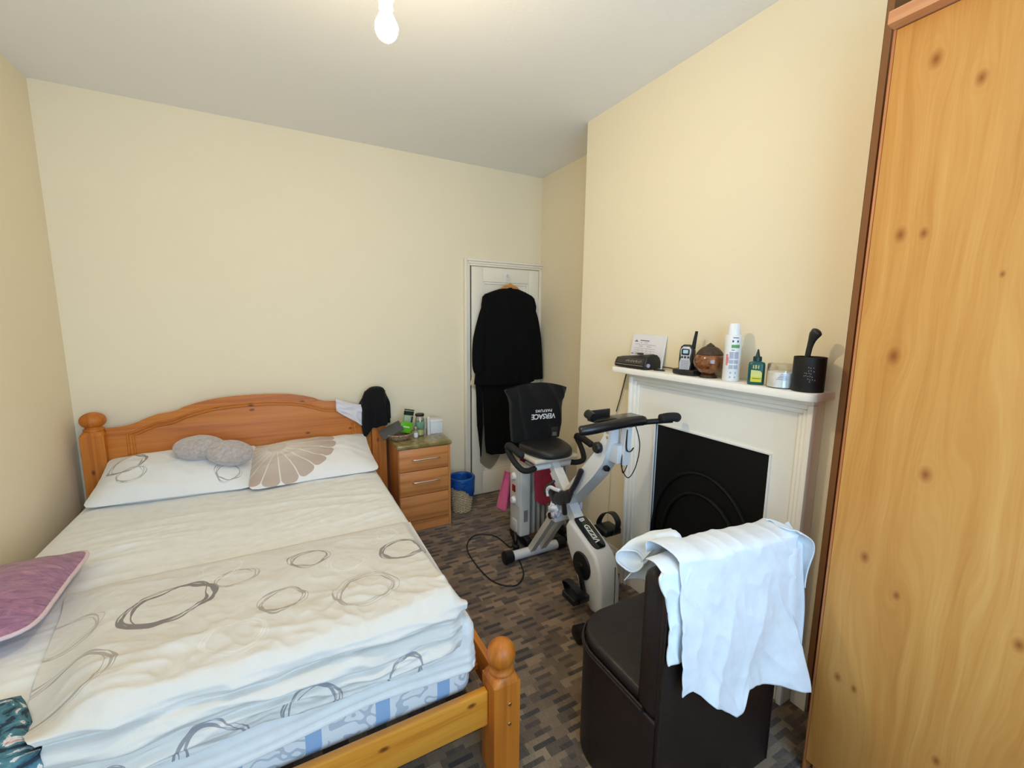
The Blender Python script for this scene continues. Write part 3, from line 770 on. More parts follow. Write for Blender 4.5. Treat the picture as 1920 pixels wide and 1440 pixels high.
# teal floral throw tucked at the left foot corner
mt = N('teal_floral_fabric'); co = mt.coord(); vo = mt.n('ShaderNodeTexVoronoi'); mt.l(mt.mapping(co, (1, 1, 1)), vo.inputs['Vector']); vo.inputs['Scale'].default_value = 14
nn = mt.noise(co, 16, 4, .6, 1.5)
tc = mt.ramp(nn, [(.40, (24, 44, 62)), (.45, (58, 108, 126)), (.56, (84, 132, 142)), (.585, (224, 222, 220)), (.66, (206, 170, 172)), (.70, (40, 60, 76))])
mt.set(col=tc, rough=.8); mt.bump(mt.noise(co, 300, 2), .3, .003)
def throw(u, v):
    # folded cloth lying at the mattress corner, hanging over its foot end
    x = lerp(-.94, lerp(-.630, -.500, min(v/.7, 1)), u)
    s = v
    if s < .62: y = lerp(1.43, 1.20, s/.62); z = MZ+.016+.020*sst(0, .1, s)*sst(0, .12, u)*(1-sst(.93, 1, u))
    else:
        t = (s-.62)/.38; a = min(t*3, 1)*math.pi/2
        y = 1.20-.034*math.sin(a); z = MZ+.036-.034*(1-math.cos(a))-max(0, t-.33)*.10
    return (x, y, z+.006*fbm(x*8, y*8))
tag(grid('floral_throw', throw, 40, 60, mt.m, thick=.008), 'teal floral throw showing at the bottom left bed corner', 'throw')

# cloths over the headboard
M_wcloth = fabric('pale_lilac_cotton', (222, 216, 222), wr=.3, wscale=14)
def shirt(u, v):
    # v: 0 hem on the wall side, .35 over the top, 1 hem at the front
    x = lerp(.318, .560, u); t = top(x)+.006
    front = lerp(.066, .138, sst(0, .8, u))-.015*sst(.85, 1, u)+.010*math.sin(u*9)
    if v < .35: y = 3.224; z = t-.05*(1-v/.35)-.002
    else:
        q = (v-.35)/.65
        if q < .25: a = q/.25*math.pi; y = 3.204+.020*math.cos(a); z = t+.014*math.sin(a)
        else: y = 3.180-.012*ridge(x*11+q*2, q*2-x*6)-.006*nz(x*20, q*5); z = t-front*(q-.25)/.75
    return (x, y, z+.003*nz(x*18, v*4))
tag(grid('white_cloth', shirt, 50, 50, M_wcloth, thick=.003), 'crumpled pale cloth draped over the right shoulder of the headboard', 'cloth')
M_bcloth = fabric('black_jersey', (17, 17, 20), wr=.3, var=.3, sheen=0.05)
def cap(u, v):
    # hood of cloth over the right head post; v 0 crown .. 1 hem
    a = 2*math.pi*u; ca, sa = math.cos(a), math.sin(a)
    hem = .765+.03*math.sin(a+.4)-.075*math.exp(-((a-R(222))/.28)**2)+.02*nz(ca*2, sa*2, 3)
    if v < .3: p = v/.3; rr = .058*math.sin(p*math.pi/2)**.8; z = 1.018-.030*(1-math.cos(p*math.pi/2))
    else: p = (v-.3)/.7; rr = lerp(.062, .080, sst(0, .5, p)); z = lerp(.988, hem, p)
    fo = 1+.34*p*ridge(ca*1.8, sa*1.8, 1+p*.4)*(0 if v < .3 else 1)
    fo += sst(.25, .7, v)*(.12*math.sin(5*a+.7+p*.8)+.07*math.sin(11*a+2))+.28*math.exp(-((a-R(195))/.45)**2)*math.exp(-((v-.36)/.17)**2)
    x = .598+ca*rr*fo-(.028 if ca < 0 else 0)*sst(.2, .6, v)*abs(ca); y = HY+sa*rr*(1.0 if sa < 0 else .95)*fo
    return (x, min(y, YB-.012), z)
tag(grid('black_cloth', cap, 72, 50, M_bcloth, closed=True, thick=.0025), 'black garment hung over the ball of the right bedpost', 'clothing')

# ------------------------------------------------------------------ nightstand and what stands on it
ns = thing('nightstand', (.86, 3.07, 0), 'oak-effect nightstand with three drawers and a marbled top', 'nightstand')
NX0, NX1, NY0, NY1, NZ = .672, 1.046, 2.872, 3.272, .648
mm = N('olive_marbled_top'); co = mm.coord(); n1 = mm.noise(co, 8, 6, .6, 1.8)
mm.set(col=mm.ramp(n1, [(.3, (112, 96, 50)), (.5, (138, 122, 72)), (.62, (168, 152, 100)), (.68, (120, 104, 60))]), rough=.22, coat=.3)
obj('side_panel', bx((NX0, NY0+.016, 0), (NX0+.016, NY1, NZ-.03)), M_oak_z, ns); obj('side_panel', bx((NX1-.016, NY0+.002, 0), (NX1, NY1, NZ-.03)), M_oak_z, ns)
obj('back_panel', bx((NX0+.016, NY1-.01, .05), (NX1-.016, NY1, NZ-.03)), M_oak_z, ns)
obj('worktop', bx((NX0-.012, NY0-.014, NZ-.03), (NX1+.008, NY1+.004, NZ), .008, 3), mm.m, ns)
obj('plinth', bx((NX0+.016, NY0+.010, 0), (NX1-.016, NY0+.026, .075)), M_oak_x, ns)
for k, (za, zb) in enumerate(((.454, .614), (.275, .449), (.082, .270))):
    dr = obj('drawer', bx((NX0+.002, NY0-.002, za), (NX1-.018, NY0+.016, zb), .002), M_oak_x, ns)
    if k < 2:
        zc = zb-.075; b = tube(B(), spline([(.765, NY0-.002, zc), (.765, NY0-.022, zc), (.79, NY0-.030, zc), (.93, NY0-.030, zc), (.955, NY0-.022, zc), (.955, NY0-.002, zc)], 5), .0055, 8)
        obj('bar_handle', b, M_steel, dr, 60)
    bxd = bx((NX0+.018, NY0+.018, za+.01), (NX1-.02, NY1-.014, zb-.03)); obj('drawer_box', bxd, M_oak_x, dr)

def wicker_mat(name, a, b_):
    m = N(name); co = m.coord(); m.set(col=m.ramp(m.noise(co, 90, 4), [(.3, a), (.7, b_)]), rough=.7); m.bump(m.noise(co, 300, 3), .4, .002); return m.m
M_wick = wicker_mat('pale_wicker', (172, 146, 106), (222, 204, 166))
M_wick2 = wicker_mat('brown_wicker', (120, 84, 58), (190, 164, 132))
def weave(bm, rad, z0, z1, rows, c, amp, st, r, n=72):
    for k in range(rows):
        z = lerp(z0, z1, (k+.5)/rows); R0 = rad(z)
        pts = []
        for i in range(n):
            a = 2*math.pi*i/n; q = R0+amp*math.cos(a*st/2+math.pi*(k % 2)); pts.append((c[0]+q*math.cos(a), c[1]+q*math.sin(a), z))
        tube(bm, pts, r, 5, closed=True)
bowl = thing('wicker_bowl', (.720, 3.045, NZ), 'shallow brown wicker bowl at the left of the nightstand top', 'bowl')
b = B(); weave(b, lambda z: .040+.052*((z-NZ)/.042)**.6, NZ+.003, NZ+.041, 7, (.722, 3.045), .003, 26, .0042)
obj('weave', b, M_wick2, bowl, 180, 'stuff')
obj('base', lathe(B(), [(0, 0), (.05, 0), (.055, .004), (0, .005)], (.720, 3.045, NZ+.001)), M_wick2, bowl)
obj('rim', tube(B(), [(.722+.093*math.cos(2*math.pi*i/40), 3.045+.093*math.sin(2*math.pi*i/40), NZ+.044) for i in range(40)], .006, 6, closed=True), M_wick2, bowl, 180)
# things lying in the bowl
def card(name, M, w_, h_, t_, mat, label, cat):
    return tag(obj(name, bx((-w_/2, -h_/2, -t_/2), (w_/2, h_/2, t_/2), .0015, 2, M), mat), label, cat)
M_grey = plain('grey_card', (74, 74, 74), .5)
card('grey_folder', frame3((.662, 3.035, .723), (.90, -.05, .42), (-.3, .8, .35)), .16, .10, .006, M_grey, 'dark grey card sleeve sticking out of the wicker bowl', 'folder')
gp = thing('green_packet', (.762, 3.02, .72), 'bright green packet standing in the wicker bowl', 'packet')
Mg = frame3((.768, 3.028, .735), (1, .1, -.30), (.28, .12, 1))
obj('packet_body', bx((-.044, -.040, -.007), (.044, .040, .007), .004, 3, Mg), plain('bright_green_foil', (98, 178, 34), .35), gp)
obj('label_stripe', bx((-.026, -.008, -.0085), (.022, .002, -.0065), 0, 2, Mg @ Matrix.Rotation(math.pi, 4, 'X')), plain('pale_print', (190, 226, 150), .5), gp)
db = thing('tall_carton', (.79, 3.10, .70), 'dark green and pale carton leaning behind the green packet', 'carton')
Mk = frame3((.800, 3.105, .765), (.92, .25, -.22), (.24, .10, 1))
obj('carton_body', bx((-.034, -.085, -.012), (.034, .085, .012), .002, 2, Mk), plain('pale_green_board', (176, 190, 160), .5), db)
for a, b_, c in ((.040, .072, (22, 46, 34)), (.076, .0845, (28, 40, 34))):
    obj('printed_band', bx((-.0345, a, -.0125), (.0345, b_, .0125), .001, 1, Mk), plain('dark_green_print', c, .5), db)
obj('printed_side', bx((.018, -.08, -.0126), (.0346, .035, .0126), .001, 1, Mk), plain('deep_green_print', (34, 70, 52), .5), db)
# glass jar
mgl = N('clear_glass'); tr = mgl.n('ShaderNodeBsdfTransparent'); tr.inputs[0].default_value = (.985, .99, .985, 1); gl = mgl.n('ShaderNodeBsdfGlossy'); gl.inputs['Roughness'].default_value = .06
lw = mgl.n('ShaderNodeLayerWeight'); lw.inputs[0].default_value = .18; mx = mgl.n('ShaderNodeMixShader'); mgl.l(mgl.math('ADD', mgl.math('MULTIPLY', lw.outputs[0], .6), .05), mx.inputs[0])
mgl.l(tr.outputs[0], mx.inputs[1]); mgl.l(gl.outputs[0], mx.inputs[2]); mgl.l(mx.outputs[0], mgl.out.inputs[0]); M_glass = mgl.m
jar = thing('glass_jar', (.884, 3.08, NZ), 'tall clear glass jar with black lid and pale yellow contents', 'jar')
obj('jar_body', lathe(B(), [(0, .001), (.030, .001), (.034, .006), (.034, .125), (.028, .140), (.028, .152), (.025, .152), (.025, .139), (.031, .124), (.031, .008), (0, .005)], (.884, 3.08, NZ)), M_glass, jar, 40)
obj('lid', lathe(B(), [(0, .150), (.031, .150), (.033, .152), (.033, .164), (.030, .168), (0, .168)], (.884, 3.08, NZ)), M_black, jar)
obj('yellow_contents', lathe(B(), [(0, .009), (.029, .009), (.030, .012), (.030, .040), (.02, .050), (0, .052)], (.884, 3.08, NZ), 20), plain('pale_yellow_beads', (214, 206, 130), .6, var=.3, scale=90), jar)
obj('green_label', lathe(B(), [(.0347, .058), (.0352, .059), (.0352, .107), (.0347, .108)], (.884, 3.08, NZ), 28), plain('sage_green_label', (110, 150, 124), .6, var=.3), jar)
sb = thing('small_bottle', (.838, 3.03, NZ), 'small glass bottle with white label and metal cap beside the bowl', 'bottle')
obj('bottle_body', lathe(B(), [(0, 0), (.014, 0), (.016, .003), (.016, .046), (.008, .054), (.008, .060), (0, .060)], (.838, 3.03, NZ), 20), plain('smoky_glass', (150, 148, 140), .1, coat=.5), sb)
obj('paper_label', lathe(B(), [(.0162, .006), (.0166, .007), (.0166, .040), (.0162, .041)], (.838, 3.03, NZ), 20), plain('white_paper_label', (228, 226, 226), .7), sb)
obj('crimp_cap', lathe(B(), [(0, .058), (.010, .058), (.012, .062), (.012, .078), (.008, .082), (0, .082)], (.838, 3.03, NZ), 16), M_steel, sb)
M_wplas = plain('white_plastic', (232, 232, 230), .35, var=.02)
for k, (x, y, h, lb) in enumerate(((.922, 3.105, .130, 'slim white tube next to the black-lidded jar'), (.950, 3.075, .138, 'slim white tube directly beside the white box'))):
    t_ = thing('white_tube', (x, y, NZ), lb, 'tube', 'white tubes on the nightstand')
    obj('tube_body', lathe(B(), [(0, 0), (.010, 0), (.0115, .003), (.0115, h*.78), (.009, h*.80), (0, h*.80)], (x, y, NZ), 18), M_wplas, t_)
    obj('cap', lathe(B(), [(0, h*.80), (.0105, h*.80), (.0105, h-.002), (.009, h), (0, h)], (x, y, NZ), 18), M_wplas, t_)
wb = thing('white_box', (1.02, 3.13, NZ), 'white square cardboard box on the right of the nightstand top', 'box')
obj('box_body', bx((.966, 3.085, NZ), (1.062, 3.185, NZ+.102), .002), plain('white_board', (226, 226, 228), .6, var=.02), wb)
obj('lid_flap', bx((.964, 3.083, NZ+.085), (1.064, 3.187, NZ+.105), .002), plain('white_board_lid', (232, 230, 228), .6, var=.02), wb)

# waste basket with blue liner
bk = thing('waste_basket', (1.205, 3.06, 0), 'pale wicker waste basket lined with a blue bag by the closet door', 'basket')
bc = (1.205, 3.06); brad = lambda z: .072+.023*(z/.27)
b = B(); weave(b, brad, .004, .268, 26, bc, .0028, 24, .0050, 96); obj('weave', b, M_wick, bk, 180, 'stuff')
b = B()
for i in range(24):
    a = 2*math.pi*i/24; tube(b, [(bc[0]+brad(z)*math.cos(a), bc[1]+brad(z)*math.sin(a), z) for z in (.002, .09, .18, .268)], .003, 5)
obj('stakes', b, M_wick, bk, 180, 'stuff')
obj('base', lathe(B(), [(0, .002), (.068, .002), (.07, .008), (0, .010)], (bc[0], bc[1], 0)), M_wick, bk)
ml = N('blue_plastic_bag'); co = ml.coord(); ml.set(col=ml.ramp(ml.noise(co, 14, 4), [(.3, (8, 62, 140)), (.7, (24, 104, 190))]), rough=.3, trans=.15); ml.bump(ml.noise(co, 20, 5, .6, 1), .8, .012)
def liner(u, v):
    a = 2*math.pi*u; ca, sa = math.cos(a), math.sin(a)
    lowf = .055+.03*nz(ca*1.4, sa*1.4, 3)+.07*sst(.1, 1, math.cos(a-R(-20)))+.02*ridge(ca*3, sa*3, 1)
    if v < .45: t = v/.45; z = lerp(.10, .276, t); r = brad(z)-.009+.004*nz(ca*4, sa*4, t*3)
    elif v < .6: t = (v-.45)/.15; an = t*math.pi; z = .276+.010*math.sin(an); r = brad(.276)-.009+.010*(1-math.cos(an))
    else: t = (v-.6)/.4; z = .276-t*lowf; r = brad(z)+.011+.006*ridge(ca*3.2, sa*3.2, 1)*t
    return (bc[0]+r*ca, bc[1]+r*sa, z)
grid('blue_liner', liner, 72, 40, ml.m, bk, closed=True, thick=.0012)

# ------------------------------------------------------------------ hanging clothes on the door
M_robe = fabric('black_robe_cloth', (5, 5, 6), wr=.25, var=.4, sheen=.0)
hk = thing('door_hook', (1.703, YB-.03, 1.83), 'white hook at the top of the closet door', 'hook')
yd = yb-.028
obj('hook_plate', bx((1.692, yd-.004, 1.835), (1.714, yd, 1.90), .002), M_white, hk)
obj('hook_arm', tube(B(), spline([(1.703, yd-.003, 1.885), (1.703, yd-.03, 1.875), (1.703, yd-.042, 1.865), (1.703, yd-.045, 1.882)], 6), .004, 8), M_white, hk)
hg = thing('coat_hanger', (1.703, yd-.04, 1.74), 'wooden coat hanger with metal hook on the closet door', 'hanger')
obj('hanger_hook', tube(B(), spline([(1.703, yd-.036, 1.80), (1.703, yd-.036, 1.83), (1.716, yd-.036, 1.85), (1.714, yd-.036, 1.872), (1.700, yd-.036, 1.881), (1.688, yd-.036, 1.872)], 6), .0025, 8), M_steel, hg, 180)
M_beech = pine('beech_hanger', (222, 164, 96), (204, 140, 72), (170, 104, 48), 'x', seed=11, knots=False)
pts = [(1.703-.20, yd-.046, 1.690), (1.703-.10, yd-.048, 1.735), (1.703-.055, yd-.060, 1.772), (1.703, yd-.064, 1.797), (1.703+.065, yd-.060, 1.768), (1.703+.10, yd-.048, 1.735), (1.703+.20, yd-.046, 1.690)]
obj('hanger_bar', beam(B(), pts, .017, [.03]*7, side=(0, 1, 0), bev=.003), M_beech, hg)
rb = thing('black_robe', (1.70, yd-.06, .36), 'long black robe on the wooden hanger, its coat falling over a skirt', 'clothing')
def shell(prof, cy, dep, seed, folds, ymax):
    """flattened tube; prof rows (z, xl, xr)"""
    def f(u, v):
        k = v*(len(prof)-1); i = min(int(k), len(prof)-2); t = k-i
        z = lerp(prof[i][0], prof[i+1][0], t); xl = lerp(prof[i][1], prof[i+1][1], t); xr = lerp(prof[i][2], prof[i+1][2], t)
        a = 2*math.pi*u; ca, sa = math.cos(a), math.sin(a)
        x = (xl+xr)/2+(xr-xl)/2*math.copysign(abs(ca)**.8, ca)
        d = dep(v)*math.copysign(abs(sa)**.7, sa)
        if sa > 0: y = cy-d-folds*v*(.5+.5*math.sin(x*55+3*nz(x*4, z*2, seed)))*abs(sa)-.004*nz(x*12, z*6, seed)
        else: y = min(cy-d*.55, ymax)
        return (x, y, z)
    return f
cy = yd-.045; ym = yd-.012
grid('robe_body', shell([(1.775, 1.672, 1.735), (1.768, 1.625, 1.790), (1.745, 1.555, 1.855), (1.718, 1.485, 1.920), (1.695, 1.462, 1.945), (1.63, 1.452, 1.965), (1.45, 1.445, 1.955), (1.20, 1.42, 1.965), (1.05, 1.395, 1.965), (.985, 1.388, 1.96), (.975, 1.42, 1.93)], cy, lambda v: .02+.032*sst(0, .3, v), 1, .012, ym), 90, 70, M_robe, rb, closed=True)
def sleeve(c, r):
    return tube(B(), spline(c, 8), [r(k/((len(c)-1)*8)) for k in range((len(c)-1)*8+1)], 18, flat=None)
def flatten(bm, cy_, s):
    for v in bm.verts: v.co.y = min(cy_+(v.co.y-cy_)*s, ym+.004)
    return bm
sl = lambda t: lerp(.058, .064, t)
obj('left_sleeve', flatten(sleeve([(1.515, cy-.0, 1.670), (1.470, cy-.008, 1.52), (1.432, cy-.014, 1.32), (1.428, cy-.02, 1.14), (1.45, cy-.022, 1.10)], lambda t: .036+.024*min(1, t*2.2)), cy, .6), M_robe, rb, 180)
obj('right_sleeve', flatten(sleeve([(1.895, cy-.0, 1.66), (1.940, cy-.008, 1.51), (1.962, cy-.014, 1.30), (1.975, cy-.02, 1.08), (1.978, cy-.02, 1.0)], lambda t: .036+.028*min(1, t*2.2)), cy, .6), M_robe, rb, 180)
grid('long_skirt', shell([(1.0, 1.47, 1.93), (.85, 1.47, 1.93), (.65, 1.48, 1.91), (.46, 1.49, 1.90), (.385, 1.50, 1.90), (.37, 1.53, 1.88)], cy+.006, lambda v: .025+.012*v, 4, .02, ym), 80, 50, M_robe, rb, closed=True)
obj('skirt_panel', flatten(tube(B(), spline([(1.432, cy, 1.01), (1.436, cy, .8), (1.442, cy, .6), (1.448, cy, .36)], 6), [.036, .034, .032, .03]+[.028]*8+[.024, .02, .016, .012, .008, .006, .004], 14), cy, .4), M_robe, rb, 180)
mo = N('olive_chiffon'); tr = mo.n('ShaderNodeBsdfTransparent'); mx = mo.n('ShaderNodeMixShader'); mx.inputs[0].default_value = .55
mo.set(col=lin((112, 98, 58)), rough=.8); mo.l(tr.outputs[0], mx.inputs[1]); mo.l(mo.b.outputs[0], mx.inputs[2]); mo.l(mx.outputs[0], mo.out.inputs[0])
def chif(u, v):
    z = lerp(.98, lerp(.30, .225, math.sin(u*math.pi)) + .05*sst(.5, 1, u), v); x = lerp(1.455, 1.66, u)
    return (x, ym+.008-.006*(1+math.sin(x*70+z*3))*v*.6, z)
tag(grid('olive_scarf', chif, 50, 40, mo.m), 'sheer olive scarf hanging below the black robe hem', 'scarf')
M_beige = fabric('beige_cotton', (208, 186, 160), wr=.4)
def pouch(u, v):
    a = 2*math.pi*u; z = lerp(1.135, .955, v); r = table([(0, .004), (.12, .012), (.45, .018), (.55, .026), (.85, .034), (.92, .020), (1, .010)], v)
    return (1.402+.012*v*0-.0+r*math.cos(a)-.01*v, yd-.028+.5*r*math.sin(a)*(1+.2*math.sin(5*a)), z)
pk = thing('beige_bag', (1.40, yd-.03, .955), 'small beige drawstring bag hanging at the closet door edge', 'bag')
grid('bag_body', pouch, 30, 30, M_beige, pk, closed=True)
obj('cord', tube(B(), spline([(1.402, yd-.028, 1.13), (1.412, yd-.036, 1.09), (1.43, yd-.04, 1.062), (1.437, yd-.036, 1.062)], 6), .002, 6), M_beige, pk, 180)

# ------------------------------------------------------------------ oil heater with the towel
M_heat = plain('pale_grey_enamel', (204, 202, 198), .35, coat=.2, var=.02)
M_fin = plain('grey_fin_enamel', (176, 174, 168), .4, var=.03)
ht = thing('oil_heater', (1.5, 2.40, 0), 'pale grey oil-filled radiator behind the exercise bike', 'heater')
HYc = 2.385
obj('control_box', bx((1.318, HYc-.075, .085), (1.400, HYc+.075, .568), .016, 4), M_heat, ht)
cp = obj('control_panel', bx((1.311, HYc-.058, .29), (1.322, HYc+.058, .545), .006, 3), M_heat, ht)
for z in (.49, .325): obj('dial', lathe(B(), [(0, 0), (.026, 0), (.026, .004), (.02, .016), (.018, .018), (0, .018)], (1.311, HYc, z), 24, Matrix.Rotation(R(-90), 4, 'Y')), M_wplas, cp)
obj('red_switch', bx((1.306, HYc-.020, .385), (1.313, HYc+.020, .430), .002), plain('red_rocker', (128, 18, 22), .35), cp)
obj('lower_cover', bx((1.311, HYc-.035, .11), (1.320, HYc+.035, .19), .004), M_heat, ht)
obj('rating_label', bx((1.345, HYc-.0762, .19), (1.375, HYc-.0745, .27)), plain('grey_print', (120, 120, 122), .6), ht)
for k in range(8):
    x = 1.418+k*.037
    fn = prism(B(), [(HYc-.07, .10), (HYc-.055, .085), (HYc+.055, .085), (HYc+.07, .10), (HYc+.07, .53), (HYc+.045, .565), (HYc-.045, .565), (HYc-.07, .53)], 'x', x, x+.020, .006, 3)
    obj('fin', fn, M_fin, ht)
obj('oil_pipe', tube(B(), [(1.39, HYc, .14), (1.70, HYc, .14)], .02, 12), M_fin, ht); obj('oil_pipe', tube(B(), [(1.39, HYc, .50), (1.70, HYc, .50)], .02, 12), M_fin, ht)
for x in (1.365, 1.66):
    obj('foot', bx((x-.022, HYc-.12, .03), (x+.022, HYc+.12, .087), .01, 3), M_black, ht)
    for y in (HYc-.11, HYc+.11): obj('caster', lathe(B(), [(0, -.012), (.024, -.012), (.03, -.006), (.03, .006), (.024, .012), (0, .012)], (x, y, .030), 16, Matrix.Rotation(R(90), 4, 'Y')), M_black, ht)
M_tow = fabric('raspberry_terry', (176, 52, 78), wr=.5, wscale=30, var=.2)
def towel(u, v):
    x = lerp(1.408, 1.60, u)
    fl = lerp(.215, .275, u)+.03*math.sin(u*5)
    if v < .42: t = v/.42; y = HYc+.086+.012*ridge(x*12, t)+.02*(1-t); z = lerp(.36, .565, t)
    elif v < .55: t = (v-.42)/.13; a = t*math.pi; y = HYc+.086*math.cos(a); z = .567+.022*math.sin(a)**.6 if math.sin(a) > 0 else .567
    else: t = (v-.55)/.45; y = HYc-.088-.014*ridge(x*11+t, t*1.2)*t-.012*t; z = .565-t*fl
    return (x, y, z)
tag(grid('pink_towel', towel, 60, 80, M_tow, thick=.005), 'raspberry pink towel draped over the oil heater fins', 'towel')
def towel2(u, v):
    z = lerp(.50, .235, v); y = HYc+.10+.03*u+.024*math.sin(u*11+v*2)*(.3+v)
    return (lerp(1.29, 1.40, u)-.045*v*(1-u), y, z-.02*math.sin(u*4))
tag(grid('pink_cloth', towel2, 24, 30, fabric('pink_terry', (206, 92, 124), wr=.5, wscale=30, var=.2), thick=.005), 'lighter pink cloth hanging behind the left end of the heater', 'towel')
cd = thing('heater_cord', (1.1, 2.3, 0), 'black power cord looping over the carpet from the heater', 'cord')
cz = .005
cp_ = [(1.306, 2.355, .10), (1.285, 2.34, .06), (1.27, 2.35, cz+.01), (1.25, 2.55, cz), (1.13, 2.62, cz), (1.02, 2.50, cz), (.99, 2.28, cz), (1.01, 2.07, cz), (1.10, 1.98, cz), (1.19, 2.04, cz), (1.235, 2.14, cz), (1.265, 2.26, cz), (1.285, 2.32, cz+.01)]
obj('cable', tube(B(), spline(cp_, 8), .0042, 7), M_black, cd, 180)
obj('cable_bundle', tube(B(), spline([(1.30, 2.345, .10), (1.292, 2.32, .07), (1.298, 2.335, .04), (1.302, 2.36, .075)], 6, True), .014, 8, closed=True), M_black, cd, 180)
obj('plug', bx((1.270, 2.285, .006), (1.305, 2.325, .05), .008, 3), M_black, cd)

# ------------------------------------------------------------------ exercise bike
bike = thing('exercise_bike', (1.37, 1.85, 0), 'white folding exercise bike with black seat, in front of the fireplace', 'exercise bike')
BX = 1.37
def footbar(y):
    obj('floor_bar', tube(B(), [(1.195, y, .042), (1.545, y, .042)], .030, 18), M_bikewhite, bike, 40)
    for xa, xb in ((1.145, 1.205), (1.535, 1.595)):
        obj('end_cap', tube(B(), [(xa, y, .044), (xa+.006, y, .044), (xb, y, .044)], [.034, .042, .036], 18), M_black, bike, 40)
footbar(2.205); footbar(1.462)
for x in (1.338, 1.418): obj('rear_leg', beam(B(), [(x, 2.195, .060), (x, 1.935, .415)], .040, .036, bev=.006), plain('cream_powder_coat', (204, 198, 186), .35, coat=.2, var=.03), bike)
mf = obj('main_frame', beam(B(), [(BX+.005, 1.985, .365), (BX+.005, 1.93, .432), (BX+.005, 1.63, .770), (BX+.005, 1.575, .845), (BX+.005, 1.535, .95), (BX+.005, 1.525, 1.03)], [.112, .112, .104, .09, .062, .05], [.05, .066, .080, .076, .052, .04], bev=.006), M_bikewhite, bike)
obj('side_plate', bx((BX-.058, 1.90, .37), (BX+.066, 1.975, .45), .01, 3), M_bikewhite, bike)
obj('pivot_bolt', tube(B(), [(BX-.075, 1.935, .405), (BX+.085, 1.935, .405)], .018, 12), M_black, bike, 40)
obj('rear_upright', beam(B(), [(BX+.035, 1.475, .835), (BX+.035, 1.465, 1.03)], .036, .03, bev=.004), M_bikewhite, bike)
obj('neck_plate', bx((BX-.01, 1.475, .84), (BX+.058, 1.575, .93), .006), M_bikewhite, bike)
obj('tension_knob', lathe(B(), [(0, -.016), (.022, -.016), (.028, -.008), (.028, .008), (.022, .016), (0, .016)], (BX-.046, 1.575, .900), 20, Matrix.Rotation(R(90), 4, 'Y')), M_black, bike)
for z in (.985, .96): obj('bolt', lathe(B(), [(0, 0), (.008, 0), (.008, .005), (0, .007)], (BX-.022, 1.53, z), 10, Matrix.Rotation(R(-90), 4, 'Y')), M_steel, bike)
obj('lock_pin', lathe(B(), [(0, 0), (.012, 0), (.016, .012), (.012, .026), (0, .028)], (BX-.012, 1.555, .80), 14, Matrix.Rotation(R(90), 4, 'X')), M_black, bike)
# seat post and seat
obj('seat_sleeve', beam(B(), [(BX, 1.985, .648), (BX, 1.775, .435)], .058, .058, bev=.006), M_bikewhite, bike)
obj('seat_tube', beam(B(), [(BX, 2.055, .718), (BX, 1.965, .628)], .046, .046, bev=.005), M_bikewhite, bike)
obj('height_pin', tube(B(), [(BX-.03, 1.955, .60), (BX-.075, 1.965, .57), (BX-.085, 1.97, .53)], [.006, .012, .012], 10), M_black, bike, 60)
def seatf(u, v):
    a = 2*math.pi*u; ph = (v-.5)*math.pi; ca, sa = math.cos(a), math.sin(a); sq = (abs(ca)**3+abs(sa)**3)**(-1/3); rr = abs(math.cos(ph))**.35
    x, y = ca*sq*rr, sa*sq*rr
    wid = lerp(.120, .172, (y+1)/2)
    z = math.copysign(abs(math.sin(ph))**.6, ph)*(.036 if ph > 0 else .026)
    return (BX+x*wid*.95, 2.085+y*.150, .752+z-.008*(1-abs(x))*(1 if ph > 0 else 0)+.02*(y)*.3)
M_vinyl = plain('black_vinyl', (26, 26, 27), .45, var=.15, bump=.15, bscale=220)
grid('seat', seatf, 60, 28, M_vinyl, bike, closed=True)
obj('seat_pan', bx((BX-.15, 1.975, .700), (BX+.15, 2.20, .728), .012, 3), plain('ivory_plastic', (206, 196, 180), .5), bike)
obj('seat_crossbar', tube(B(), [(BX-.125, 2.025, .668), (BX+.125, 2.025, .668)], .018, 14), M_bikewhite, bike, 40)
obj('seat_back', bx((BX-.155, 2.232, .80), (BX+.155, 2.272, 1.085), .02, 4), M_vinyl, bike)
obj('back_stem', tube(B(), [(BX, 2.15, .70), (BX, 2.245, .72), (BX, 2.25, .82)], .014, 10), M_black, bike, 60)
for s in (-1, 1):
    p = [(BX+s*.115, 2.025, .668), (BX+s*.170, 2.01, .664), (BX+s*.215, 2.01, .676), (BX+s*.238, 2.05, .708), (BX+s*.248, 2.095, .745), (BX+s*.248, 2.125, .774), (BX+s*.245, 2.115, .792), (BX+s*.243, 2.065, .790), (BX+s*.240, 1.965, .772)]
    obj('seat_handle', tube(B(), spline(p[:7], 6), .0165, 12), M_rubber, bike, 180)
    obj('grip', tube(B(), spline(p[5:], 6), [.017]+[.021]*17+[.014], 12), M_rubber, bike, 180)
# flywheel housing
prof = [(1.800, .405), (1.778, .440), (1.74, .440), (1.59, .375), (1.545, .350), (1.505, .285), (1.488, .20), (1.488, .10), (1.508, .055), (1.56, .046), (1.625, .085), (1.715, .205), (1.785, .315)]
hs = obj('flywheel_housing', prism(B(), prof, 'x', 1.308, 1.436, .018, 4), M_bikewhite, bike, 40)
obj('seam', prism(B(), [(1.489, .30), (1.4865, .20), (1.4865, .10), (1.489, .10), (1.489, .20), (1.4915, .30)], 'x', 1.395, 1.398), M_gap, hs)
tdir = Vector((0, -.190, -.085)).normalized()
Mb = frame3((BX+.002, 1.668, .4135), tdir, (1, 0, 0))
bd = B(); rr = []
for k in range(40):
    a = 2*math.pi*k/40; ca, sa = math.cos(a), math.sin(a); rr.append((.108*math.copysign(abs(ca)**.45, ca), .042*math.copysign(abs(sa)**.45, sa)))
prism(bd, rr, 'z', -.006, .004, .003)
for v in bd.verts: v.co = Mb @ v.co
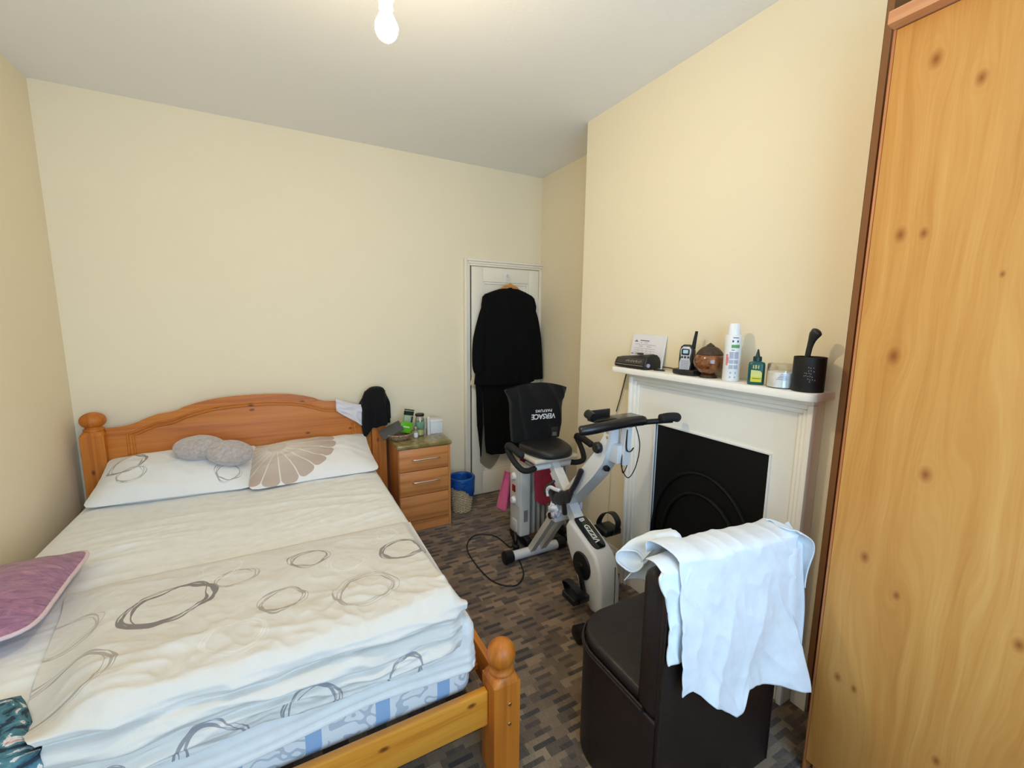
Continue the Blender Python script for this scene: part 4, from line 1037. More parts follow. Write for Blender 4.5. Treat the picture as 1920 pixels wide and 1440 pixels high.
obj('badge_panel', bd, plain('gloss_black', (14, 16, 16), .15, coat=.6), hs, 40)
M_let = plain('white_print', (228, 228, 228), .5)
text('badge_letters', 'B', Mb @ Matrix.Translation((-.078, .0, .0045)), .040, M_let, hs, bold=.0012)
text('badge_letters', 'I', Mb @ Matrix.Translation((-.052, .0, .0045)), .034, plain('green_print', (46, 92, 66), .5), hs, bold=.001)
text('badge_letters', 'GZZI\u039b', Mb @ Matrix.Translation((.014, .0, .0045)), .040, M_let, hs, bold=.0012, shear=.15)
obj('crank_disc', lathe(B(), [(0, 0), (.070, 0), (.072, .004), (.066, .010), (.02, .012), (.018, .022), (0, .022)], (1.308, 1.640, .256), 32, Matrix.Rotation(R(-90), 4, 'Y')), M_black, bike)
obj('crank_disc', lathe(B(), [(0, 0), (.070, 0), (.072, .004), (.066, .010), (.02, .012), (.018, .022), (0, .022)], (1.436, 1.640, .256), 32, Matrix.Rotation(R(90), 4, 'Y')), M_black, bike)
def pedal(s, x0_, pc):
    c = Vector(pc)
    obj('crank_arm', beam(B(), [(x0_, 1.640, .256), (x0_, lerp(1.64, c.y, .5), lerp(.256, c.z, .5)), (x0_, c.y, c.z)], .014, .024, bev=.003), M_black, bike)
    pe = obj('pedal', bx((min(x0_, c.x+s*.045), c.y-.052, c.z-.017), (max(x0_, c.x+s*.055), c.y+.052, c.z+.017), .008, 3), M_black, bike)
    cx = c.x
    b = B(); 
    pts = [(cx, c.y-.052, c.z-.012), (cx, c.y-.070, c.z+.014), (cx+s*.022, c.y-.056, c.z+.062), (cx+s*.032, c.y, c.z+.086), (cx+s*.022, c.y+.056, c.z+.062), (cx, c.y+.070, c.z+.014), (cx, c.y+.052, c.z-.012)]
    P = spline(pts, 6); beam(b, P, .036, .005, side=(1, 0, 0)); obj('toe_strap', b, M_black, pe)
pedal(-1, 1.288, (1.232, 1.594, .136))
pedal(1, 1.458, (1.512, 1.690, .385))
# handlebar
hbp = [(1.122, 1.462, 1.030), (1.17, 1.435, 1.040), (1.27, 1.412, 1.054), (1.37, 1.405, 1.060), (1.45, 1.405, 1.058)]
obj('handlebar_pad', tube(B(), spline(hbp, 8), [.014, .020]+[.0235]*29+[.020, .018], 16), plain('satin_black_foam', (20, 21, 22), .3, var=.1), bike, 180)
obj('handlebar', tube(B(), spline([(1.38, 1.425, 1.040), (1.46, 1.415, 1.046), (1.53, 1.39, 1.050), (1.585, 1.365, 1.054)], 8), .013, 12), M_black, bike, 180)
obj('bar_grip', tube(B(), spline([(1.515, 1.372, 1.066), (1.56, 1.366, 1.070), (1.612, 1.366, 1.066), (1.628, 1.38, 1.056)], 8), [.016]+[.021]*22+[.016]*2, 14), M_rubber, bike, 180)
obj('console', bx((1.335, 1.425, 1.050), (1.485, 1.53, 1.068), .005, 3), plain('grey_console', (86, 88, 88), .22), bike)
tr_ = obj('tablet_tray', bx((1.195, 1.448, 1.062), (1.322, 1.50, 1.072), .003), M_black, bike)
obj('tray_back', bx((1.195, 1.492, 1.066), (1.322, 1.502, 1.108), .003), M_black, tr_)
obj('tray_lip', tube(B(), [(1.195, 1.455, 1.085), (1.195, 1.50, 1.095)], [.02, .02], 12), M_black, tr_)
for k, p in enumerate(([(1.42, 1.48, 1.03), (1.435, 1.475, .95), (1.43, 1.47, .86), (1.405, 1.48, .79), (1.40, 1.49, .90), (1.395, 1.49, 1.02)], [(1.44, 1.45, 1.03), (1.465, 1.44, .93), (1.455, 1.45, .82), (1.42, 1.46, .77), (1.385, 1.47, .83), (1.395, 1.47, .92)])):
    obj('cable', tube(B(), spline(p, 8), .0026, 6), M_black, bike, 180)
obj('strap', tube(B(), spline([(1.392, 1.452, 1.01), (1.390, 1.448, .92), (1.408, 1.442, .905), (1.43, 1.444, .92)], 6), .006, 8, flat=.4), M_black, bike, 180)
# dust bag over the seat back
bag = thing('dust_bag', (BX, 2.25, .78), 'black cloth bag printed upside down, pulled over the bike seat back', 'bag')
M_bag = fabric('black_bag_cloth', (17, 17, 18), wr=.35, wscale=11, var=.15, sheen=.1)
def bagf(u, v):
    a = 2*math.pi*u; ca, sa = math.cos(a), math.sin(a)
    z = lerp(.772, 1.108, v)
    hw = ltable([(0, .166), (.3, .175), (.72, .182), (.84, .196), (.95, .218), (.985, .222), (1, .210)], v)
    dp = ltable([(0, .042), (.5, .046), (.8, .040), (.93, .022), (1, .003)], v)
    x = BX+.012+hw*math.copysign(abs(ca)**.55, ca); q = (x-BX)/hw
    z += v*v*(.020*(1-q*q)-.012*q*q)
    y = 2.246-dp*math.copysign(abs(sa)**.6, sa)
    if sa > 0: y -= .020*ridge(x*8+2.2*(z-.9), z*1.6-x*2, 4)+.010*nz(x*6, z*5, 2)+.012*sst(.55, .9, abs(q))*sst(.5, .9, v)
    return (x, y, z)
grid('bag_body', bagf, 90, 60, M_bag, bag, closed=True)
M_print = plain('white_screen_print', (222, 222, 222), .6)
fy = 2.166
text('bag_lettering', 'VERSACE', frame3((BX+.020, fy, .931), (-1, 0, .03), (-.03, 0, -1)), .044, M_print, bag, bold=.0008, space=.95)
text('bag_lettering', 'PARFUMS', frame3((BX+.022, fy, .965), (-1, 0, .03), (-.03, 0, -1)), .024, M_print, bag, bold=.0003, space=1.25)
tg = obj('care_tag', bx((BX+.085, 2.176, .785), (BX+.135, 2.181, .850), .001), plain('black_satin_tag', (34, 34, 36), .4), bag)
for k in range(4): obj('tag_print', bx((BX+.095, 2.1752, .797+k*.006), (BX+.128-.006*(k % 2), 2.1765, .7995+k*.006)), plain('grey_tag_print', (150, 150, 150), .6), tg)
# glove and cloth scraps on the frame joint
gv = thing('black_glove', (1.34, 1.96, .45), 'black glove with white lining draped over the bike frame joint', 'glove')
M_knit = fabric('black_brown_knit', (32, 22, 22), wr=.5, wscale=30)
pts = spline([(1.300, 1.955, .555), (1.298, 1.90, .535), (1.296, 1.84, .545), (1.298, 1.775, .585), (1.300, 1.735, .63)], 6)
n_ = len(pts)
b = tube(B(), pts, [ltable([(0, .016), (.25, .034), (.6, .040), (.8, .028), (1, .012)], k/(n_-1)) for k in range(n_)], 16, flat=1)
for v in b.verts: v.co.x = 1.300+(v.co.x-1.300)*.5; v.co.z -= .022*max(0, nz(v.co.y*30, v.co.z*30, 2))
obj('glove_palm', b, M_knit, gv, 180)
for q, r_g in (([(1.300, 1.745, .62), (1.302, 1.715, .665), (1.304, 1.685, .725), (1.306, 1.668, .765)], .015), ([(1.296, 1.80, .535), (1.292, 1.785, .50), (1.292, 1.78, .475)], .014)):
    P_g = spline(q, 6); obj('glove_finger', tube(B(), P_g, [r_g]*(len(P_g)-2)+[r_g*.8, r_g*.4], 10), M_knit, gv, 180)
obj('glove_cuff', tube(B(), spline([(1.292, 1.945, .520), (1.290, 1.952, .555), (1.292, 1.925, .580), (1.292, 1.88, .584), (1.294, 1.84, .592)], 5), .0105, 10), M_linen, gv, 180)
def rag(cx, cy_, cz_, s, seed):
    def f(u, v):
        a = 2*math.pi*u; ph = (v-.5)*math.pi; r = s*(1+.55*nz(math.cos(a)*2+seed, math.sin(a)*2, v*4)+.4*ridge(math.cos(a)*3+seed, math.sin(a)*3, v*5)-.2)
        return (cx+r*.7*math.cos(a)*math.cos(ph), cy_+r*math.sin(a)*math.cos(ph), cz_+r*1.1*math.sin(ph))
    return f
tag(grid('white_rag', rag(1.300, 1.890, .462, .036, 1), 36, 24, M_linen, closed=True), 'crumpled white rag stuffed under the glove on the bike joint', 'cloth')
tag(grid('white_tissue', rag(1.475, 1.90, .44, .024, 5), 36, 24, M_linen, closed=True), 'small white tissue tucked on the far side of the bike frame', 'tissue')

# ------------------------------------------------------------------ tub chair and the cloth over it
M_leath = N('dark_brown_leather'); co = M_leath.coord(); lv = M_leath.n('ShaderNodeTexVoronoi'); M_leath.l(co, lv.inputs['Vector']); lv.inputs['Scale'].default_value = 260
M_leath.set(col=M_leath.ramp(M_leath.noise(co, 8, 4), [(.3, (24, 17, 16)), (.7, (34, 25, 24))]), rough=.42, spec=.45); M_leath.bump(M_leath.math('ADD', lv.outputs['Distance'], M_leath.math('MULTIPLY', M_leath.noise(co, 9, 4), 1.5)), .15, .004); M_leath = M_leath.m
ch = thing('tub_chair', (1.12, .92, 0), 'dark brown leather tub chair facing the fireplace', 'chair')
CX0, CX1, CB = .846, 1.405, .715
def foot(inset=0, y0=CB, front=1.135, k=14):
    xa, xb = CX0+inset, CX1-inset; r = .15-inset*.5; yf = front-inset
    pts = [(xb, y0), (xa, y0)]
    for i in range(k+1):
        a = R(180-90*i/k); pts.append((xa+r+r*math.cos(a), yf-r+.0+r*math.sin(a)))
    for i in range(k+1):
        a = R(90-90*i/k); pts.append((xb-r+r*math.cos(a), yf-r+r*math.sin(a)))
    return pts
obj('base', prism(B(), foot(0, CB+.006), 'z', .0, .405, .010, 3), M_leath, ch, 40)
sp_ = foot(.006, .79)
b = prism(B(), sp_, 'z', .405, .452, .018, 4)
obj('seat_cushion', b, M_leath, ch, 40)
pp = [(x, y, .408) for x, y in foot(-.002, CB+.05)[1:]]
obj('piping', tube(B(), pp, .0055, 8), M_leath, ch, 60)
obj('piping', tube(B(), [(x, y, .418) for x, y in foot(-.001, CB+.05)[1:]], .0045, 8), M_leath, ch, 60)
b = B()
bxp = [(CX0, CB), (CX1, CB), (CX1, CB+.085), (CX0, CB+.085)]
box(b, (CX0, CB, .40), (CX1, CB+.085, .834), .028, 4)
obj('backrest', b, M_leath, ch, 40)
obj('back_panel', bx((CX0+.004, CB-.004, .003), (CX1-.004, CB+.012, .815), .004), M_leath, ch)
for x in (CX0+.006, CX1-.006): obj('seam', tube(B(), [(x, CB-.004, .01), (x, CB-.004, .80)], .0035, 6), M_leath, ch, 60)

M_cot = fabric('white_cotton_cloth', (228, 234, 240), wr=.35, wscale=10, wdist=.010)
wc = thing('white_sheet', (1.14, .7, .33), 'crumpled white cotton cloth draped over the tub chair back', 'cloth')
ZT = .843
def drape(u, v):
    # u left to right, v 0 inside hem .. 1 outside hem
    x0_ = lerp(.872, 1.415, u)
    L = ltable([(0, .385), (.1, .390), (.30, .460), (.47, .525), (.52, .515), (.575, .450), (.68, .460), (.85, .478), (1, .512)], u)
    tp = ZT-.010*u+.042*(1-u)**1.6+.008*nz(u*5, 1)+.006*ridge(u*6, 3); hang = lerp(.03, .20, sst(.12, .3, u))
    if v < .25: t = v/.25; y = CB+.098+.004*nz(u*9, t*2); z = tp-hang*(1-t); x = x0_
    elif v < .38:
        t = (v-.25)/.13; a = t*math.pi; y = CB+.042+.056*math.cos(a); z = tp+.016*math.sin(a); x = x0_
    else:
        t = (v-.38)/.62; z = tp-L*t
        fl = sst(.72, 1, u)*sst(.45, 1, t)
        y = CB-.016-.010*t-.016*t*ridge(x0_*7+.9*t, t*.8, 2)-.012*t*nz(x0_*5, t*3, 4)-.007*ridge(x0_*12-t*3, t*4, 7)-.05*fl
        x = x0_+.030*fl+lerp(.022, -.004, u)*t
    return (x, y, z)
grid('main_fall', drape, 130, 150, M_cot, wc, thick=.0025, off=0)
def under_l(u, v):
    x = lerp(.838, .925, u); y = CB-.010-.008*ridge(v*3, u*2)
    e = .007*math.sin(v*8)*(1-u)
    if v < .15: t = v/.15; return (x-.012*(1-u)+.01*(1-t), CB-.012+.075*(1-t), ZT+.026+.012*math.sin(t*math.pi)-.008*t)
    t = (v-.15)/.85
    return (x-e+.028*t*(1-u*.5)-.020*math.exp(-(t/.22)**2)*(1-u), y+.004*math.sin(u*6+t*3), ZT+.018-t*lerp(.262, .276, u))
grid('under_fold', under_l, 24, 60, M_cot, wc, thick=.003, off=0)
hem = [under_l(0, k/60) for k in range(8, 61)]
obj('hem', tube(B(), hem, .0038, 6), M_cot, wc, 180)
def under_r(u, v):
    t = v; x = lerp(1.37, 1.462, u)+.010*t*u-.008*math.sin(t*7)*u; z = ZT+.005-t*lerp(.44, .40, u)
    y = CB-.018-.030*u*t+.05*max(0, 1-t*7)-.006*math.sin(u*5)
    return (x, y, z)
grid('under_fold', under_r, 24, 60, M_cot, wc, thick=.003, off=0)
def shoulder_r(u, v):
    a = lerp(R(100), R(-60), v)
    x = 1.375+.078*max(0, math.cos(a*.62))+.012*math.sin(u*5+v*3)*v; y = lerp(.785, .675, u)-.01*math.sin(v*5); z = ZT+.014-.20*v**1.5-.014*u*v
    return (1.385+.085*math.sin(min(v*1.6, 1)*math.pi/2)+.006*math.sin(u*9), y, z+.006*nz(u*4, v*4))
grid('right_shoulder', shoulder_r, 30, 40, M_cot, wc, thick=.003, off=0)
# left end: open roll of cloth drooping off the inside of the chair back
sp_c = [Vector(q) for q in ((1.01, .825, .868), (.945, .845, .862), (.905, .868, .832), (.885, .885, .796))]
rings = []; NR = 16
for i in range(NR+1):
    t = i/NR; k = min(int(t*3), 2); c_ = sp_c[k].lerp(sp_c[k+1], t*3-k)
    nrm = Vector((-.9, .25, -.25)).lerp(Vector((-.80, -.58, .10)), sst(.2, 1, t)).normalized()
    ax = nrm.cross(Vector((0, 0, 1))).normalized(); ay = ax.cross(nrm).normalized()
    rings.append([c_+ax*(lerp(.032, .040, t)*math.cos(2*math.pi*j/36))+ay*(lerp(.022, .031, t)*math.sin(2*math.pi*j/36)*(1+.12*math.sin(3*2*math.pi*j/36+1))) for j in range(36)])
roll = lambda u, v: rings[round(v*NR)][round(u*36) % 36]+Vector((0, 0, .004*nz(u*9, v*4)))
grid('left_roll', roll, 36, NR, M_cot, wc, thick=.003, closed=True, off=0)
obj('hem', tube(B(), rings[-1], .0032, 6, closed=True), M_cot, wc, 180)
def inner_l(u, v):
    x = lerp(.905, 1.02, u); z = lerp(.862, lerp(.70, .74, u), v); y = CB+.100+.11*v*(1-u)+.01*math.sin(u*9)
    return (x, y, z)
grid('inner_fold', inner_l, 20, 30, M_cot, wc, thick=.003, off=0)
M_sm = plain('grey_stain', (120, 126, 140), .9)

# ------------------------------------------------------------------ on the mantel
Z = 1.2645
cr = thing('clock_radio', (1.665, 1.66, Z), 'black clock radio overhanging the left end of the mantel', 'clock radio')
P2 = [(1.606, .003), (1.602, .022), (1.612, .058), (1.632, .074), (1.660, .079), (1.688, .074), (1.706, .060), (1.715, .038), (1.716, .004)]
b = prism(B(), [(x, Z+z) for x, z in P2], 'y', 1.570, 1.805, .006, 3)
for v in b.verts:
    t = sst(1.73, 1.81, v.co.y); v.co.z = lerp(v.co.z, Z+.004+(v.co.z-Z-.004)*.66, t); v.co.x = lerp(v.co.x, 1.665+(v.co.x-1.665)*.85, t)
obj('radio_body', b, plain('matt_black_plastic', (24, 24, 23), .45, var=.1, bump=.1, bscale=300), cr, 40)
mfa = frame3((1.6065, 1.690, Z+.038), (0, -1, 0), (.294, 0, 1))
obj('display_window', bx((-.092, -.015, -.001), (.108, .016, .0016), .001, 1, mfa), plain('smoked_display', (30, 20, 18), .12, coat=.5), cr)
M_dial = plain('pale_dial_print', (150, 140, 132), .5)
for k in range(12): obj('dial_mark', bx((-.018+k*.0095, -.006+.003*(k % 2), .0012), (-.0145+k*.0095, .004+.002*(k % 3), .0020), 0, 1, mfa), M_dial, cr)
obj('dial_line', bx((-.092, -.0215, .0008), (.108, -.0190, .0020), 0, 1, mfa), M_dial, cr)
for y in (1.70, 1.672): obj('button', lathe(B(), [(0, 0), (.006, 0), (.005, .003), (0, .003)], (1.640, y, Z+.0765), 12), M_black, cr)
obj('snooze_button', bx((1.632, 1.632, Z+.073), (1.654, 1.658, Z+.081), .002), M_black, cr)
obj('volume_wheel', lathe(B(), [(0, -.004), (.010, -.004), (.010, .004), (0, .004)], (1.622, 1.568, Z+.022), 16, Matrix.Rotation(R(90), 4, 'X')), plain('silver_wheel', (160, 164, 176), .3), cr)
rc = thing('radio_cable', (1.72, 1.7, Z), 'black cable hanging from the clock radio past the mantel end', 'cord')
obj('cable', tube(B(), spline([(1.718, 1.60, Z+.012), (1.730, 1.53, Z+.012), (1.725, 1.47, Z+.006), (1.70, 1.44, Z+.0045), (1.712, 1.40, Z+.0045), (1.73, 1.372, Z+.0045)], 8), .0026, 7), M_black, rc, 180)
obj('drop_cable', tube(B(), spline([(1.712, 1.790, Z+.02), (1.722, 1.818, Z+.012), (1.726, 1.826, Z-.04), (1.728, 1.86, 1.10), (1.728, 1.90, .98)], 8), .0028, 7), M_black, rc, 180)
obj('thin_wire', tube(B(), spline([(1.734, 1.83, Z-.03), (1.734, 1.86, 1.15), (1.734, 1.90, .98), (1.734, 1.935, .80), (1.734, 1.93, .5), (1.718, 1.935, .14)], 8), .0016, 6), plain('pale_wire', (206, 196, 168), .6), rc, 180)
obj('cable_loop', tube(B(), spline([(1.640, 1.545, Z+.003), (1.655, 1.50, Z+.003), (1.675, 1.515, Z+.003), (1.665, 1.56, Z+.003)], 6), .0028, 6), M_black, rc, 180)
# letters leaning on the wall
pa = thing('letters', (1.72, 1.68, Z), 'white printed letters leaning on the wall behind the clock radio', 'papers')
Mp = frame3((1.723, 1.682, Z+.088), (0, -1, -.03), (.12, .02, 1))
for k, (dx, dy, c) in enumerate(((.016, .003, (236, 234, 236)), (.006, .004, (230, 226, 224)), (-.004, 0, (232, 226, 228)))):
    o_ = obj('letter_sheet', bx((-.108+dx, -.086, -.0022+k*.0018), (.106+dx, .082+dy, -.001+k*.0018), 0, 1, Mp), plain('paper_%d' % k, c, .8, var=.02), pa)
M_ink = plain('grey_ink', (116, 108, 110), .8)
Mq = Mp @ Matrix.Translation((0, 0, .0030))
def ink(x0_, y0_, x1_, y1_, m=M_ink): obj('printed_line', bx((x0_, y0_, -.0003), (x1_, y1_, .0003), 0, 1, Mq), m, pa)
bl = B(); prism(bl, [(-.094, .043), (-.066, .043), (-.078, .054), (-.082, .054)], 'z', -.0003, .0003)
for v in bl.verts: v.co = Mq @ v.co
obj('printed_roof_logo', bl, M_ink, pa)
ink(-.052, .050, .012, .055); M_ink2 = plain('faint_ink', (178, 170, 172), .8)
for (a, b_, c, d) in ((-.05, .040, -.036, .043), (-.02, .040, .004, .043), (-.09, .030, .06, .0325), (-.055, .020, -.03, .0235), (.0, .020, .03, .0235), (-.09, .010, .06, .0115), (-.09, -.002, .06, -.0005), (-.09, -.014, .06, -.0125), (-.09, -.026, .06, -.0245)): ink(a, b_, c, d, M_ink2)
for x in (-.06, -.03, 0, .03): ink(x, -.04, x+.0012, .010, M_ink2)
# two-way radio in its charging stand
wk = thing('two_way_radio', (1.655, 1.36, Z), 'black and silver two-way radio with aerial standing in its charger', 'radio')
obj('charging_stand', prism(B(), [(1.625, 1.300), (1.665, 1.290), (1.695, 1.31), (1.700, 1.40), (1.67, 1.428), (1.63, 1.42), (1.612, 1.36)], 'z', Z, Z+.026, .008, 3), M_black, wk, 40)
obj('stand_back', bx((1.672, 1.318, Z+.01), (1.698, 1.405, Z+.050), .008, 3), M_black, wk)
Mw = frame3((1.652, 1.362, Z+.076), (.30, -.95, 0), (.10, .02, 1)) @ Matrix.Scale(1.16, 4)
ol = [(-.024, -.052), (.024, -.052), (.027, -.02), (.027, .03), (.022, .046), (.010, .054), (-.012, .054), (-.023, .046), (-.027, .03), (-.027, -.02)]
b = prism(B(), ol, 'z', -.018, .014, .005, 3)
for v in b.verts: v.co = Mw @ v.co
obj('radio_case', b, M_black, wk, 40)
ol2 = [(-.019, -.048), (.019, -.048), (.022, -.02), (.017, .0), (.021, .02), (.021, .034), (.012, .045), (-.012, .045), (-.021, .034), (-.021, .02), (-.017, .0), (-.022, -.02)]
b = prism(B(), ol2, 'z', .013, .017, .0015)
for v in b.verts: v.co = Mw @ v.co
fc = obj('silver_face', b, plain('silver_plastic', (190, 192, 196), .3), wk, 40)
obj('screen_surround', bx((-.015, .012, .0165), (.015, .036, .0182), .004, 2, Mw), M_black, fc); obj('screen', bx((-.010, .018, .018), (.010, .032, .019), .001, 1, Mw), plain('pale_blue_lcd', (176, 204, 220), .2), fc)
for x, w_ in ((-.012, .005), (0, .006), (.012, .005)): obj('button', bx((x-w_/2-.001, -.001, .0165), (x+w_/2+.001, .007, .0188), .0015, 2, Mw), M_black, fc)
for k in range(7): obj('speaker_slot', bx((-.015, -.042+k*.005, .0166), (.015, -.0403+k*.005, .0174), 0, 1, Mw), plain('slot_grey', (120, 122, 126), .5), fc)
b = tube(B(), [(.020, .040, -.004), (.022, .066, -.004), (.026, .108, -.004)], [.008, .007, .0055], 12)
for v in b.verts: v.co = Mw @ v.co
obj('aerial', b, M_rubber, wk, 40)
# lidded coconut pot
cn = thing('coconut_pot', (1.658, 1.247, Z), 'polished coconut shell pot with a pointed dark lid and ring foot', 'pot')
mc = N('polished_coconut'); co = mc.coord(); mc.set(col=mc.ramp(mc.noise(co, 34, 6, .7), [(.3, (52, 26, 12)), (.5, (120, 66, 28)), (.7, (160, 100, 52))]), rough=.15, coat=.6)
md = N('dark_coconut_lid'); co = md.coord(); md.set(col=md.ramp(md.noise(co, 60, 6, .7), [(.3, (36, 24, 16)), (.7, (78, 54, 34))]), rough=.5)
c0 = (1.658, 1.247, Z)
obj('ring_foot', lathe(B(), [(.026, 0), (.037, 0), (.032, .010), (.024, .018), (.018, .018), (.020, .008)], c0, 30), md.m, cn, 60)
obj('bowl', lathe(B(), [(0, .014), (.024, .016), (.046, .028), (.061, .050), (.065, .070), (.061, .090), (.052, .104), (.048, .104)], c0, 40), mc.m, cn, 60)
obj('lid', lathe(B(), [(.0535, .099), (.0555, .103), (.048, .116), (.034, .130), (.018, .138), (0, .140)], c0, 40), md.m, cn, 40)
b = B(); lathe(b, [(0, .136), (.020, .137), (.021, .141), (.0, .153)], c0, 4); obj('lid_finial', b, md.m, cn, 0)
# spray can
sc_ = thing('spray_can', (1.650, 1.135, Z), 'tall white aerosol can with green band and red mark', 'spray can')
c0 = (1.650, 1.135, Z)
obj('can_body', lathe(B(), [(0, 0), (.030, 0), (.0325, .003), (.0325, .182), (.030, .188), (.0255, .191), (0, .191)], c0, 40), M_wplas, sc_, 40)
obj('cap', lathe(B(), [(0, .191), (.0255, .191), (.0255, .194), (.0215, .234), (.019, .237), (0, .237)], c0, 36), plain('white_cap', (238, 238, 236), .4, var=.01), sc_, 40)
def wrap(name, a0, a1, z0_, z1_, mat, parent, r=.0328, c=c0, n=8):
    b = B()
    for k in range(n):
        a, b_ = lerp(a0, a1, k/n), lerp(a0, a1, (k+1)/n)
        q = [b.verts.new((c[0]+r*math.cos(R(t)), c[1]+r*math.sin(R(t)), c[2]+zz)) for t, zz in ((a, z0_), (b_, z0_), (b_, z1_), (a, z1_))]
        b.faces.new(q)
    return obj(name, b, mat, parent, 180)
# the side turned to the viewer is around 214 degrees
M_gb = plain('green_band_print', (96, 158, 82), .5); M_tx = plain('grey_text_print', (176, 176, 190), .6); M_dk = plain('dark_text_print', (70, 72, 84), .6); M_rd = plain('red_mark_print', (220, 130, 132), .6)
wrap('green_band', 205, 262, .138, .151, M_gb, sc_)
for z0_, z1_ in ((.094, .122), (.074, .089), (.052, .068)):
    wrap('text_block', 196, 224, z0_, z1_, M_tx, sc_); wrap('text_block', 228, 258, z0_, z1_, M_tx, sc_)
wrap('text_line', 212, 250, .178, .181, M_dk, sc_); wrap('text_line', 208, 228, .128, .131, M_dk, sc_)
for a in (208, 240): wrap('symbol', a, a+11, .161, .169, M_dk, sc_); wrap('symbol', a-2, a+9, .032, .040, M_tx, sc_); wrap('symbol', a-4, a+7, .014, .022, M_tx, sc_)
wrap('red_mark', 172, 188, .066, .112, M_rd, sc_); wrap('red_mark', 188, 193, .076, .100, M_rd, sc_)
# green glue bottle
gb = thing('glue_bottle', (1.640, 1.020, Z), 'dark green squeeze bottle with yellow label and pointed nozzle', 'bottle')
def rsq(hx, hy, k=32, e=.5): return [(hx*math.copysign(abs(math.cos(2*math.pi*i/k))**e, math.cos(2*math.pi*i/k)), hy*math.copysign(abs(math.sin(2*math.pi*i/k))**e, math.sin(2*math.pi*i/k))) for i in range(k)]
Mgb = frame3((1.640, 1.020, Z), (.50, -.86, 0), (.86, .50, 0))   # local x along the broad face, local y away from viewer
M_gr = plain('bottle_green_plastic', (12, 82, 78), .3, var=.05)
b = B(); rings = []
for hx, hy, z in ((.026, .013, .0), (.029, .016, .003), (.029, .016, .078), (.027, .014, .087), (.012, .011, .092), (.011, .011, .094)):
    rings.append([b.verts.new(Mgb @ Vector((x, y, z))) for x, y in rsq(hx, hy)])
for p, q in zip(rings, rings[1:]):
    for k in range(32): b.faces.new((p[k], p[(k+1) % 32], q[(k+1) % 32], q[k]))
b.faces.new(rings[0][::-1]); b.faces.new(rings[-1])
obj('bottle_body', b, M_gr, gb, 50)
obj('screw_collar', lathe(B(), [(0, .093), (.0155, .093), (.0155, .108), (.013, .111), (0, .111)], (1.640, 1.020, Z), 20), plain('dark_green_cap', (8, 50, 52), .35), gb)
obj('nozzle', lathe(B(), [(.009, .110), (.0075, .114), (.0025, .138), (0, .139)], (1.640, 1.020, Z), 16), plain('dark_nozzle', (18, 44, 44), .4), gb, 60)
M_yl = plain('yellow_label', (206, 196, 54), .5); M_yp = plain('pale_yellow_label', (206, 208, 128), .5)
Mf = Mgb @ frame3((0, -.0166, 0), (1, 0, 0), (0, 0, 1))
lb = obj('label', bx((-.018, .012, -.0004), (.020, .032, .0006), 0, 1, Mf), M_yl, gb); b = B()
prism(b, [(-.018, .032), (.020, .032), (.020, .048), (.014, .056), (-.018, .058)], 'z', -.0004, .0006)
for v in b.verts: v.co = Mf @ v.co
obj('label_top', b, M_yp, gb)
text('label_number', '151', Mf @ Matrix.Translation((-.002, .070, .0006)), .018, M_yp, gb, bold=.0006)
obj('label_line', bx((-.012, .024, .0006), (.017, .027, .0009), 0, 1, Mf), plain('olive_print', (120, 118, 40), .6), gb)
# clear tub with white cream
tb = thing('clear_tub', (1.655, .930, Z), 'low clear plastic tub half full of white contents', 'tub')
c0 = (1.655, .930, Z)
obj('tub_wall', lathe(B(), [(0, .001), (.048, .001), (.050, .003), (.050, .086), (.047, .090), (0, .090), (0, .0885), (.046, .0885), (.0485, .085), (.0485, .004), (0, .0025)], c0, 36), M_glass, tb, 40)
mw = N('white_cream'); co = mw.coord(); mw.set(col=mw.ramp(mw.noise(co, 40, 3), [(.3, (236, 233, 232)), (.7, (248, 247, 246))]), rough=.6)
obj('white_contents', lathe(B(), [(0, .004), (.047, .004), (.0475, .006), (.0475, .058), (.044, .060), (0, .057)], c0, 36), mw.m, tb, 40)
for k in range(4): wrap('label_print', 190+k*5, 232-k*3, .034+k*.006, .0365+k*.006, M_tx, tb, .0503, c0)
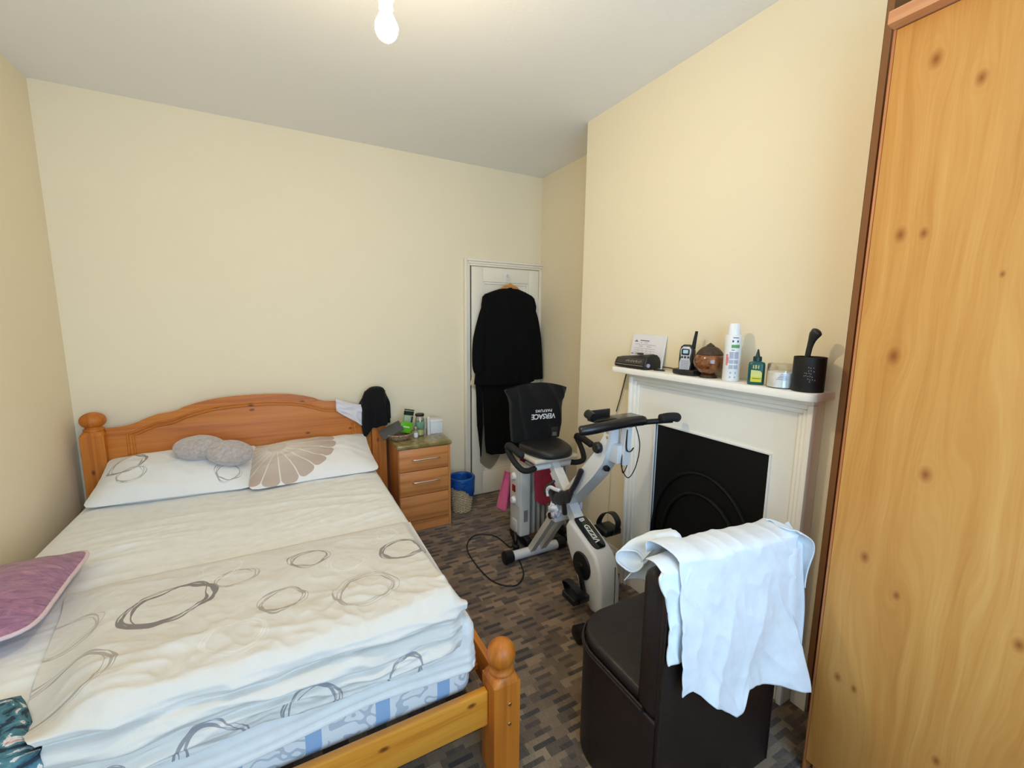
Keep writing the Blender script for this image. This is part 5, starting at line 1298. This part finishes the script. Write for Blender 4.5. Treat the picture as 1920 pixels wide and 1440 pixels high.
# black pen pot with punched holes, brush inside
pp_ = thing('black_pot', (1.655, .838, Z), 'black perforated metal pot at the right end of the mantel', 'pot')
c0 = (1.655, .838, Z)
mpk = plain('black_powder_coat', (12, 12, 12), .55, var=.2)
obj('pot_wall', lathe(B(), [(0, 0), (.049, 0), (.050, .002), (.050, .122), (.0485, .123), (.047, .122), (.047, .004), (0, .003)], c0, 44), mpk, pp_, 40)
M_hole = plain('hole_glint', (150, 148, 144), .5)
hol = [(205, .088), (212, .086), (222, .087), (206, .076), (214, .077), (224, .074), (194, .068), (200, .067), (208, .068), (214, .066), (192, .058), (198, .059), (205, .057), (212, .058), (219, .055), (206, .048), (213, .045), (221, .046), (230, .044), (212, .038)]
for a, z in hol:
    Mh = frame3((c0[0]+.0502*math.cos(R(a)), c0[1]+.0502*math.sin(R(a)), Z+z), (-math.sin(R(a)), math.cos(R(a)), 0), (0, 0, 1))
    b = lathe(B(), [(0, -.0003), (.0018, -.0003), (.0014, .0006), (0, .0007)], (0, 0, 0), 6)
    for v in b.verts: v.co = Mh @ v.co
    obj('punched_hole', b, M_hole, pp_)
br = thing('hairbrush', (1.655, .84, Z+.01), 'black-handled brush standing in the perforated pot', 'brush')
hp = spline([(1.655, .852, Z+.010), (1.655, .850, Z+.09), (1.654, .846, Z+.140), (1.650, .838, Z+.175), (1.646, .828, Z+.200), (1.644, .816, Z+.216)], 6)
nk_ = len(hp)
b = tube(B(), hp, [ltable([(0, .008), (.5, .010), (.62, .012), (.8, .018), (.92, .019), (1, .010)], k/(nk_-1)) for k in range(nk_)], 14, flat=.7)
obj('handle', b, plain('dark_grey_handle', (34, 36, 34), .35), br, 180)

# ------------------------------------------------------------------ pendant lamp
lp = thing('pendant_lamp', (BULB.x, BULB.y, ZC-.02), 'bare lit bulb hanging from the ceiling on a white flex', 'lamp')
obj('ceiling_rose', lathe(B(), [(0, ZC-.001), (.045, ZC-.001), (.044, ZC-.012), (.02, ZC-.026), (.006, ZC-.030), (0, ZC-.030)], (BULB.x, BULB.y, 0), 28), M_wplas, lp)
obj('flex', tube(B(), [(BULB.x, BULB.y, ZC-.028), (BULB.x, BULB.y, BULB.z+.12)], .0035, 8), M_wplas, lp)
obj('lamp_holder', lathe(B(), [(0, .125), (.008, .125), (.012, .110), (.017, .100), (.017, .078), (.021, .077), (.021, .068), (.018, .066), (.018, .045), (0, .045)], (BULB.x, BULB.y, BULB.z), 24), M_wplas, lp)
me_ = N('lit_bulb'); me_.b.inputs['Emission Color'].default_value = (1, .80, .50, 1); me_.b.inputs['Emission Strength'].default_value = BULB_STRENGTH
obj('bulb_collar', lathe(B(), [(0, .050), (.0135, .050), (.015, .042), (.0185, .030), (.020, .0265), (0, .0265)], BULB, 28), M_wplas, lp, 50)
bp = [(0, .026), (.019, .026)]+[(.0300*math.cos(R(a)), .0300*math.sin(R(a))*(1 if a > 0 else 1.12)) for a in range(42, -90, -9)]+[(0, -.0336)]
obj('bulb', lathe(B(), bp, BULB, 28), me_.m, lp, 60)
